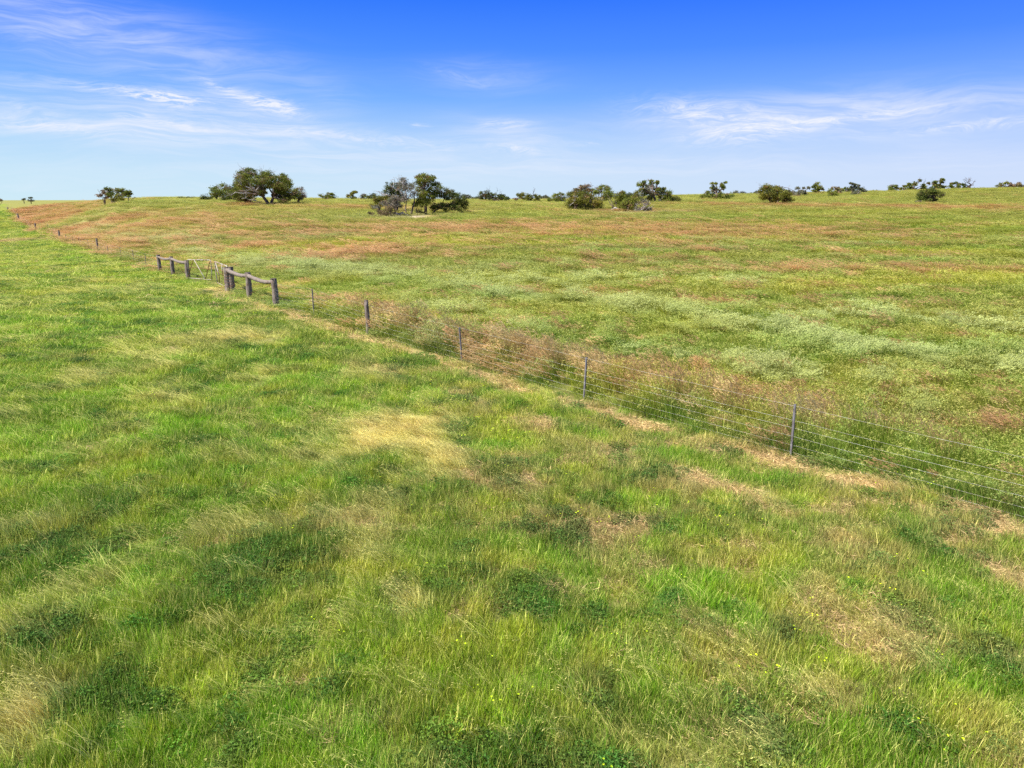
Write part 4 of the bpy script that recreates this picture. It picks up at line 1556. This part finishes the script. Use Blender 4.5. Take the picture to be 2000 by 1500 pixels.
# central clump
tree('dead_tree', 'half-dead grey tree with twisted bare limbs in the central clump', 'tree', 121, [(796, 420), (801, 421)],
     [(787, 352, 5, 4), (792, 358, 5, 5), (786, 362, 6, 7), (800, 366, 7, 6), (805, 362, 5, 5), (791, 372, 6, 8), (796, 384, 8, 8), (806, 380, 6, 6), (790, 391, 6, 6)],
     'grey', stems=[[(796, 420), (792, 410), (794, 396), (789, 380), 1.6], [(800, 421), (806, 405), (809, 390), (808, 380), 2.0], [(792, 396), (776, 386), (762, 382), (744, 378), (738, 374), 1.1]],
     dead=[(789, 384, 770, 356, 1.8), (790, 372, 783, 350, 1.3), (795, 384, 793, 358, 1.5), (778, 366, 767, 350, .9), (765, 383, 736, 373, 1.0), (800, 384, 812, 372, .9), (783, 358, 776, 349, .7)], limbs=False, dens=.7)
tree('gum_tree', 'dark dense tree behind the twisted bare limbs of the central clump', 'tree', 128, (775, 405), [(762, 363, 7, 6), (770, 370, 10, 9), (760, 376, 9, 9), (756, 385, 5, 4), (774, 380, 10, 9), (781, 366, 6, 9), (783, 385, 8, 8)], 'dark', tw=1.8)
tree('gum_tree', 'tallest tree of the central clump with an upright dark trunk', 'tree', 122, (831, 419),
     [(832, 350, 12, 7), (817, 347, 7, 4), (826, 344, 6, 4), (838, 345, 6, 5), (845, 348, 5, 4), (822, 357, 9, 7), (838, 358, 11, 7), (850, 361, 6, 6), (818, 368, 8, 8), (845, 372, 9, 6), (830, 380, 10, 7), (818, 388, 9, 9), (838, 386, 11, 9), (848, 382, 8, 6), (824, 399, 8, 6), (833, 395, 8, 6), (813, 400, 5, 5), (858, 367, 5, 5), (856, 376, 5, 4)],
     'gum', fork=(829, 375), tw=2.8, dens=1.15, stems=[[(816, 419), (813, 409), (816, 402), .9]])
tree('gum_tree', 'low leaning tree with a slanted trunk at the right of the central clump', 'tree', 124, (842, 418),
     [(868, 375, 9, 6), (878, 377, 8, 6), (884, 383, 8, 7), (871, 385, 9, 7), (865, 382, 6, 6), (893, 385, 6, 6), (900, 392, 9, 8), (890, 396, 11, 8), (905, 402, 7, 7), (895, 407, 9, 6), (880, 403, 9, 6), (862, 402, 11, 5), (850, 402, 8, 5), (872, 408, 12, 4), (910, 398, 4, 6), (847, 406, 5, 4)],
     'dark', stems=[[(842, 418), (850, 411), (862, 404), (876, 400), (888, 394), 1.9], [(862, 404), (866, 392), (870, 380), 1.0]], tw=1.2, dens=1.15, limbs=False)
tree('shrub', 'yellow-green bush left of the bare limbs in the central clump', 'shrub', 125, (741, 406), [(735, 387, 6, 6), (726, 404, 6, 5), (742, 391, 8, 8), (748, 392, 6, 6), (740, 400, 6, 5), (750, 386, 5, 4), (735, 394, 5, 5)], 'olive', tw=.9)
tree('shrub', 'grey-green upright bush in front of the bare limbs, central clump', 'shrub', 117, (771, 412), [(770, 386, 5, 5), (766, 391, 7, 7), (775, 394, 8, 7), (770, 400, 9, 6), (779, 401, 5, 5)], 'grey', tw=.8, dens=1.2)
tree('shrub', 'pale dead twiggy bush above the fallen branches, central clump', 'shrub', 117, (755, 412), [(752, 398, 6, 4), (760, 403, 7, 5), (734, 404, 7, 3)], 'grey', dead=[(756, 410, 748, 396, .7), (760, 410, 768, 396, .7), (742, 408, 726, 402, .5)], tw=.6, dens=.7)
tree('shrub', 'dark low bush sprawling at the left foot of the central clump', 'shrub', 116, (745, 423), [(723, 419, 6, 4), (732, 421, 7, 4), (742, 416, 8, 5), (752, 418, 8, 6), (760, 413, 6, 7), (763, 408, 5, 5), (750, 423, 9, 3)], 'brown', tw=.8, dens=1.2)
tree('fallen_branches', 'heap of fallen reddish branches under the central clump', 'branches', 118, (780, 419), logs=[(764, 420, 790, 414, 1.4), (768, 415, 800, 420, 1.0), (775, 420, 792, 417, 1.2), (762, 412, 765, 423, .7)], dead=[(766, 416, 782, 412, .6), (790, 419, 772, 414, .6), (760, 419, 775, 421, .7)], deadmat=M_RUST)
tree('shrub', 'low green tuft of scrub between the trunks of the central clump', 'shrub', 123, (820, 420), [(818, 415, 4, 4), (825, 417, 4, 3), (815, 418, 3, 2)], 'dark', tw=.4)

# distant bushes behind
tree('gum_tree', 'distant blue-grey trees\' left crown behind the central clump', 'tree', 420, (905, 391), [(905, 383, 4, 4), (908, 387, 5, 3)], 'dist', tw=.6, lsz=.3)
tree('gum_tree', 'distant blue-grey round tree right of the central clump', 'tree', 420, (915, 391), [(914, 384, 5, 3.5), (919, 387, 5, 3)], 'dist', tw=.6, lsz=.3)
tree('shrub', 'distant low grey scrub leading into the twiggy bush', 'shrub', 410, (929, 391), dome(922, 942, 384, 391, 4, 8), 'dist', tw=.5, lsz=.3)
tree('shrub', 'wide twiggy bush with bare dark branches on top, centre skyline', 'shrub', 196, (968, 392), [(942, 380, 6, 5), (950, 378, 7, 5), (945, 386, 9, 4), (957, 382, 7, 6), (968, 384, 8, 5), (980, 384, 7, 5), (985, 387, 7, 4), (990, 388, 4, 3), (972, 388, 9, 3), (955, 388, 7, 3)], 'dark', tw=.9,
     dead=[(958, 384, 955, 370, .6), (968, 384, 972, 371, .6), (973, 385, 978, 374, .5), (950, 388, 938, 384, .5)], deadmat=M_DARKDEAD)
tree('shrub', 'yellow-green tree-shaped bush with one dead spike, centre skyline', 'shrub', 200, (1033, 392), [(1014, 381, 4, 4), (1021, 380, 4, 4), (1018, 387, 6, 3.5), (1028, 384, 5, 4), (1036, 385, 5, 4), (1046, 384, 4, 4), (1053, 386, 3.5, 4), (1048, 390, 6, 2.5), (1030, 389, 9, 3)], 'olive', tw=.8,
     dead=[(1041, 384, 1044, 369, .7), (1030, 386, 1036, 378, .4)], deadmat=M_DARKDEAD)
tree('shrub', 'tiny rust-brown bush left of the bush with one dead spike', 'shrub', 200, (1006, 391), [(1006, 389, 5, 2)], 'brown', tw=.4)
tree('gum_tree', 'distant blue-grey mound of trees right of the dead spike', 'tree', 430, (1065, 391), [(1060, 386, 4, 3), (1065, 385, 5, 3.5), (1070, 387, 4, 3)], 'dist', tw=.6, lsz=.3)
tree('shrub', 'bush with white dead trunks just left of the right-centre clump', 'shrub', 188, (1090, 396), [(1074, 391, 5, 4), (1082, 387, 5, 4), (1093, 382, 7, 5), (1099, 385, 7, 5), (1088, 391, 7, 4), (1102, 391, 5, 4), (1084, 381, 2, 2)], 'gum', tw=.8,
     dead=[(1088, 396, 1085, 382, .8), (1100, 394, 1094, 380, .8), (1102, 392, 1106, 376, .6), (1096, 384, 1092, 374, .4)])

# right-centre clump
tree('gum_tree', 'large low dome-shaped bush tree, left end of the right-centre clump', 'tree', 133, [(1125, 412), (1155, 411)],
     [(1117, 383, 8, 6), (1128, 380, 9, 6), (1140, 381, 9, 6), (1150, 383, 9, 6), (1113, 392, 7, 7), (1124, 391, 10, 7), (1137, 390, 10, 7), (1150, 392, 9, 6), (1114, 402, 7, 7), (1126, 403, 10, 7), (1139, 404, 11, 7), (1152, 403, 8, 7), (1163, 396, 8, 7), (1169, 402, 7, 7), (1160, 386, 7, 6), (1172, 393, 4, 4)],
     'olive', tw=2.4, dens=1.3, dead=[(1122, 398, 1117, 380, .8), (1122, 388, 1111, 400, .7), (1162, 398, 1165, 382, .8), (1166, 402, 1172, 388, .7), (1158, 398, 1156, 384, .6)])
tree('gum_tree', 'brownish crown showing above the low dome-shaped bush tree', 'tree', 142, (1140, 405), [(1124, 373, 5, 4), (1131, 369, 6, 4), (1138, 366, 5, 4), (1147, 366, 6, 5), (1151, 371, 4, 4), (1142, 374, 9, 5), (1128, 377, 8, 4)], 'brown', tw=1.2)
tree('gum_tree', 'high airy crown right behind the low dome-shaped bush tree', 'tree', 146, (1168, 398), [(1158, 373, 4, 4), (1162, 376, 4, 3), (1170, 369, 6, 5), (1178, 367, 7, 5), (1187, 369, 6, 5), (1170, 375, 5, 3), (1186, 374, 5, 3)], 'gum', tw=1.0)
tree('gum_tree', 'tree with several curved leaning stems in the right-centre clump', 'tree', 133, [(1199, 407), (1203, 406)],
     [(1182, 379, 6, 5), (1190, 377, 7, 6), (1181, 387, 6, 5), (1196, 380, 7, 6), (1190, 385, 6, 4), (1204, 387, 6, 7), (1210, 382, 6, 7), (1208, 394, 7, 7), (1216, 388, 6, 8), (1218, 378, 4, 4), (1209, 400, 5, 4)],
     'gum', stems=[[(1198, 407), (1191, 396), (1187, 386), 1.1], [(1201, 407), (1194, 393), (1186, 380), .9], [(1204, 406), (1203, 396), (1200, 384), 1.0]], tw=.9, limbs=False, dens=1.1,
     logs=[(1190, 411, 1200, 406, 1.4), (1198, 406, 1217, 409, 1.5)])
tree('shrub', 'pointed dark young tree at the middle of the right-centre clump', 'shrub', 138, (1222, 402), [(1217, 377, 2.5, 3), (1219, 383, 4, 5), (1227, 381, 3, 5), (1223, 390, 6, 6), (1230, 386, 5, 5)], 'dark', tw=.8)
tree('shrub', 'olive bush with bright top behind the grey dead bush', 'shrub', 142, (1241, 400), [(1238, 380, 6, 4), (1244, 378, 5, 4), (1236, 387, 8, 5), (1247, 386, 6, 6)], 'olive', tw=.8)
tree('shrub', 'rounded grey-green bush left of the arching dead branches', 'shrub', 130, (1226, 412), [(1221, 395, 6, 6), (1229, 392, 7, 6), (1236, 390, 7, 6), (1226, 403, 8, 7), (1236, 402, 7, 8), (1218, 404, 4, 6), (1233, 410, 5, 3), (1242, 396, 5, 5)], 'gum', tw=1.0, dens=1.2)
tree('dead_tree', 'arching pale dead branches over a low bush, right-centre clump', 'tree', 129, (1248, 414), [(1256, 393, 7, 4), (1262, 396, 6, 5), (1264, 406, 6, 6), (1257, 408, 5, 4), (1268, 410, 4, 4), (1242, 410, 4, 3)], 'grey',
     dead=[(1248, 414, 1242, 398, .9), (1248, 412, 1258, 398, .9), (1250, 410, 1240, 404, .7), (1249, 409, 1262, 402, .7), (1250, 412, 1238, 410, .6), (1256, 413, 1274, 403, .5), (1248, 400, 1240, 399, .7)], tw=.8,
     logs=[(1240, 412, 1255, 415, 1.0), (1254, 414, 1275, 413, .9)])
tree('gum_tree', 'tallest tree of the right-centre clump with white dead limbs', 'tree', 165, (1279, 396),
     [(1247, 360, 4, 4), (1256, 357, 5, 4), (1252, 366, 4, 5), (1268, 361, 6, 4), (1275, 356, 5, 4), (1272, 365, 7, 5), (1283, 368, 5, 4), (1262, 372, 6, 6), (1257, 377, 6, 6), (1270, 378, 8, 6), (1284, 374, 4, 4), (1286, 369, 3, 3), (1265, 386, 6, 5), (1272, 388, 5, 6), (1281, 356, 2, 2), (1285, 358, 1.8, 2), (1250, 372, 3, 3)],
     'gum', fork=(1277, 384), tw=2.4, dead=[(1274, 378, 1262, 368, 1.1), (1264, 371, 1253, 368, 1.1), (1263, 368, 1273, 366, .9), (1272, 376, 1271, 367, .9), (1254, 386, 1249, 372, 1.1), (1246, 388, 1252, 372, 1.0), (1254, 387, 1246, 381, .9)], dens=1.1)
tree('gum_tree', 'rounded tree beside the tallest one, right end of the right-centre clump', 'tree', 165, (1288, 395), [(1287, 378, 5, 5), (1295, 374, 7, 5), (1305, 376, 6, 5), (1291, 385, 8, 5), (1302, 385, 8, 6), (1295, 369, 2, 2), (1309, 383, 4, 5)], 'gum', tw=1.2, dead=[(1285, 394, 1294, 385, .8)])
tree('shrub', 'small dense bush closing the right end of the right-centre clump', 'shrub', 165, (1317, 396), [(1313, 388, 5, 5), (1320, 387, 5, 5), (1323, 391, 4, 4), (1315, 393, 6, 3)], 'dark', tw=.7)

# right side
tree('gum_tree', 'tree with a tall middle and wide bushy base on the right slope', 'tree', 190, (1400, 390),
     [(1391, 358, 2.5, 1.5), (1396, 359, 2.5, 1.5), (1404, 361, 2, 3), (1412, 357, 3, 1.6), (1394, 366, 3, 4), (1402, 368, 4, 5), (1409, 364, 3, 3), (1416, 367, 2, 4), (1400, 375, 5, 5), (1385, 377, 3.5, 3.5), (1386, 383, 8, 4.5), (1398, 384, 8, 5), (1372, 384, 4, 4), (1410, 379, 5, 4), (1418, 382, 6, 5), (1424, 385, 4, 4), (1410, 387, 6, 3)],
     'gum', tw=1.4)
tree('shrub', 'distant purple-grey scrub left of the round orange-topped tree', 'shrub', 300, (1441, 381), dome(1427, 1457, 373.5, 381, 6, 21), 'dist', tw=.4, lsz=.22, dead=[(1432, 377, 1431, 371, .2)])
tree('gum_tree', 'small distant tree directly left of the round orange-topped tree', 'tree', 290, (1474, 385), [(1463, 379, 4, 2.5), (1470, 378, 4, 3), (1475, 376, 3, 2), (1475, 381, 4, 4)], 'dist', tw=.5, lsz=.22)
tree('gum_tree', 'round dense tree with orange-brown top standing alone, right of centre', 'tree', 162, [(1508, 399.5), (1520, 399.5)],
     [(1490, 366, 6, 4), (1499, 369, 7, 5), (1508, 366, 8, 5), (1517, 369, 8, 6), (1489, 373, 8, 6), (1501, 377, 9, 7), (1513, 377, 9, 7), (1525, 374, 8, 6), (1532, 379, 8, 6), (1487, 383, 7, 6), (1496, 385, 7, 6), (1524, 384, 8, 6), (1536, 385, 7, 6), (1512, 386, 8, 6), (1529, 391, 8, 4), (1538, 390, 5, 4), (1516, 392, 7, 4)],
     'olive', fork=[(1503, 391), (1520, 392)], tw=1.8, dens=1.3, stems=[[(1534, 400), (1538, 394), (1541, 388), .7]], dead=[(1484, 370, 1472, 361, .4), (1496, 366, 1493, 356, .3), (1535, 372, 1533, 362, .3)])
tree('gum_tree', 'grey thin-leaved tree half hidden behind the round orange-topped tree', 'tree', 235, (1560, 384), [(1530, 366, 4, 2), (1540, 374, 5, 4), (1548, 377, 6, 4), (1557, 375, 6, 4), (1562, 368, 4, 2), (1568, 367, 2, 1.5), (1573, 367, 2, 2), (1569, 374, 5, 4), (1573, 378, 4, 3), (1552, 382, 6, 3)], 'grey', tw=.9, dead=[(1552, 384, 1548, 376, .6), (1548, 388, 1556, 394, .4)])
tree('gum_tree', 'upright tree standing at the left end of the sandy bank', 'tree', 255, (1592, 377), [(1594, 359, 4, 4), (1589, 364, 4, 4), (1596, 366, 6, 4), (1602, 368, 4, 4), (1589, 371, 5, 4), (1606, 370, 2, 1.5), (1598, 372, 4, 3)], 'gum', tw=1.0)
tree('shrub', 'two-tier round bush in front of the sandy bank', 'shrub', 222, (1628, 386), [(1622, 375, 4, 4), (1630, 377, 6, 4), (1622, 381, 5, 4), (1632, 382, 5, 4), (1627, 384, 7, 3)], 'gum', tw=.7)
tree('gum_tree', 'brown-topped tree behind the two-tier round bush', 'tree', 240, (1634, 379), [(1630, 368, 5, 3), (1637, 369, 5, 4), (1641, 373, 4, 3), (1634, 374, 6, 3)], 'brown', tw=.8)
tree('shrub', 'flat bright green bush on the crest of the sandy bank', 'shrub', 250, (1652, 376), [(1646, 371, 4, 2.5), (1653, 369, 5, 3), (1658, 371, 3, 3)], 'gum', tw=.5)
tree('gum_tree', 'windswept dark tree drooping to the right on the sandy bank', 'tree', 240, (1664, 379), [(1662, 358, 4, 1.2), (1668, 360, 4, 1.6), (1669, 364, 4, 3), (1665, 369, 4, 4), (1676, 367, 4, 3), (1682, 362, 2, 1.5), (1683, 369, 4, 2.6), (1689, 371, 4, 3), (1692, 375, 2, 3), (1663, 374, 3, 3)], 'dist', tw=1.0)
tree('shrub', 'grey twiggy bush below the windswept dark tree', 'shrub', 228, (1672, 383), [(1666, 379, 4, 3), (1673, 377, 5, 4), (1679, 380, 5, 3), (1673, 381, 8, 2)], 'grey', tw=.5, dead=[(1672, 382, 1676, 374, .4)])
tree('shrub', 'tiny pair of bushes on the right skyline before the lone round tree', 'shrub', 300, (1708, 374.5), [(1703, 373, 2, 1.2), (1712, 373, 3.5, 1.4)], 'dist', tw=.3, lsz=.2)
tree('gum_tree', 'small lone round tree on the right skyline', 'tree', 258, (1743, 375.5), [(1741, 365, 4, 3), (1747, 364, 4, 3), (1738, 370, 4, 3), (1745, 370, 5, 4), (1751, 370, 3, 4), (1735, 373, 2, 2), (1741, 374, 3, 2)], 'gum', tw=.8)
tree('shrub', 'tiny low bush touching the right side of the small lone tree', 'shrub', 258, (1757, 375), [(1757, 374, 2.6, 1.3)], 'dist', tw=.3)
tree('gum_tree', 'wide ragged tree with a spiky dead top on the right skyline', 'tree', 256, (1783, 374), [(1766, 364, 3, 2), (1771, 361, 4, 3), (1768, 369, 4, 3), (1778, 359, 4, 3), (1778, 367, 5, 5), (1786, 361, 3, 3), (1789, 353, 2.3, 2), (1789, 366, 4, 5), (1798, 364, 3, 4), (1805, 363, 3, 3), (1808, 368, 4, 4), (1800, 370, 5, 3), (1784, 371, 6, 3)], 'gum', tw=1.0,
     dead=[(1788, 358, 1785, 348, .5), (1795, 362, 1797, 351, .4), (1806, 364, 1812, 352, .25)], deadmat=M_DARKDEAD)
tree('gum_tree', 'tall lopsided tree with three separate leaf clumps, right skyline', 'tree', 256, (1833, 370.5), [(1818, 358, 3, 1.6), (1824, 357, 3, 2.6), (1828, 355, 2.5, 2), (1835, 352, 4, 3), (1841, 352, 3, 3), (1836, 356, 4, 2), (1826, 361, 3, 3), (1835, 362, 3, 3), (1838, 366, 5, 4), (1822, 367, 5, 4), (1830, 367, 3, 3)], 'gum', tw=.9)
tree('gum_tree', 'low tree leaning right beside the bare dead tree', 'tree', 257, (1857, 370), [(1848, 365, 4, 3), (1854, 364, 4, 3), (1861, 359, 3, 2), (1866, 358, 3, 2), (1871, 360, 2.5, 2.5), (1868, 365, 3, 3), (1857, 367, 5, 2.5)], 'gum', tw=.8)
tree('dead_tree', 'bare dead tree with spreading black limbs on the right skyline', 'tree', 250, (1887, 372), [(1883, 361, 2.5, 2), (1883, 366, 3, 3), (1893, 366, 2.5, 3), (1889, 369, 5, 2.5)], 'dark', limbs=False,
     dead=[(1888, 372, 1889, 347, 1.2), (1888, 364, 1902, 354, .9), (1888, 362, 1880, 353, .7), (1889, 366, 1899, 362, .6), (1889, 356, 1894, 347, .5), (1888, 358, 1884, 348, .4), (1893, 370, 1901, 366, .5)], deadmat=M_DARKDEAD)
tree('shrub', 'round dark bush with bare stems in the right field, below the skyline', 'shrub', 166, (1815, 396), [(1801, 378, 6, 5), (1809, 374, 7, 5), (1818, 372, 7, 4), (1827, 375, 7, 5), (1832, 380, 6, 5), (1800, 386, 6, 6), (1809, 386, 7, 7), (1818, 382, 8, 7), (1828, 386, 6, 6), (1818, 391, 7, 4), (1806, 391, 6, 3), (1826, 391, 4, 3)], 'dark', tw=1.2, dens=1.2, dead=[(1828, 384, 1838, 378, .3)])
tree('brush_heap', 'small grey heap of sticks at the left of the round dark bush', 'heap', 166, (1793, 395.5), [(1794, 394, 4, 1.5), (1790, 395, 3, 1)], 'grey', limbs=False, dead=[(1789, 396, 1798, 393, .5), (1797, 396, 1790, 393, .5)])
tree('shrub', 'tiny round bush alone on the far right skyline', 'shrub', 262, (1931, 370.5), [(1931, 369, 1.6, 1.2)], 'dist', tw=.3)
tree('gum_tree', 'rounded green tree starting the tree row at the right edge', 'tree', 262, (1960, 371), [(1953, 364, 4, 4), (1960, 360, 5, 4), (1964, 358, 4, 2.5), (1958, 368, 6, 3), (1966, 365, 4, 4)], 'gum', tw=.8)
tree('gum_tree', 'purple-grey middle tree of the row at the right edge', 'tree', 264, (1978, 371), [(1973, 361, 4, 3), (1977, 365, 6, 5), (1984, 362, 5, 4), (1988, 359, 3, 3), (1981, 368, 7, 3)], 'brown', tw=.8)
tree('gum_tree', 'last tree of the row, cut by the right edge', 'tree', 264, (1999, 371), [(1993, 364, 4, 4), (2000, 365, 6, 4), (2008, 364, 6, 4), (1998, 368, 7, 3)], 'dist', tw=.8)
print('objects', len(bpy.data.objects))
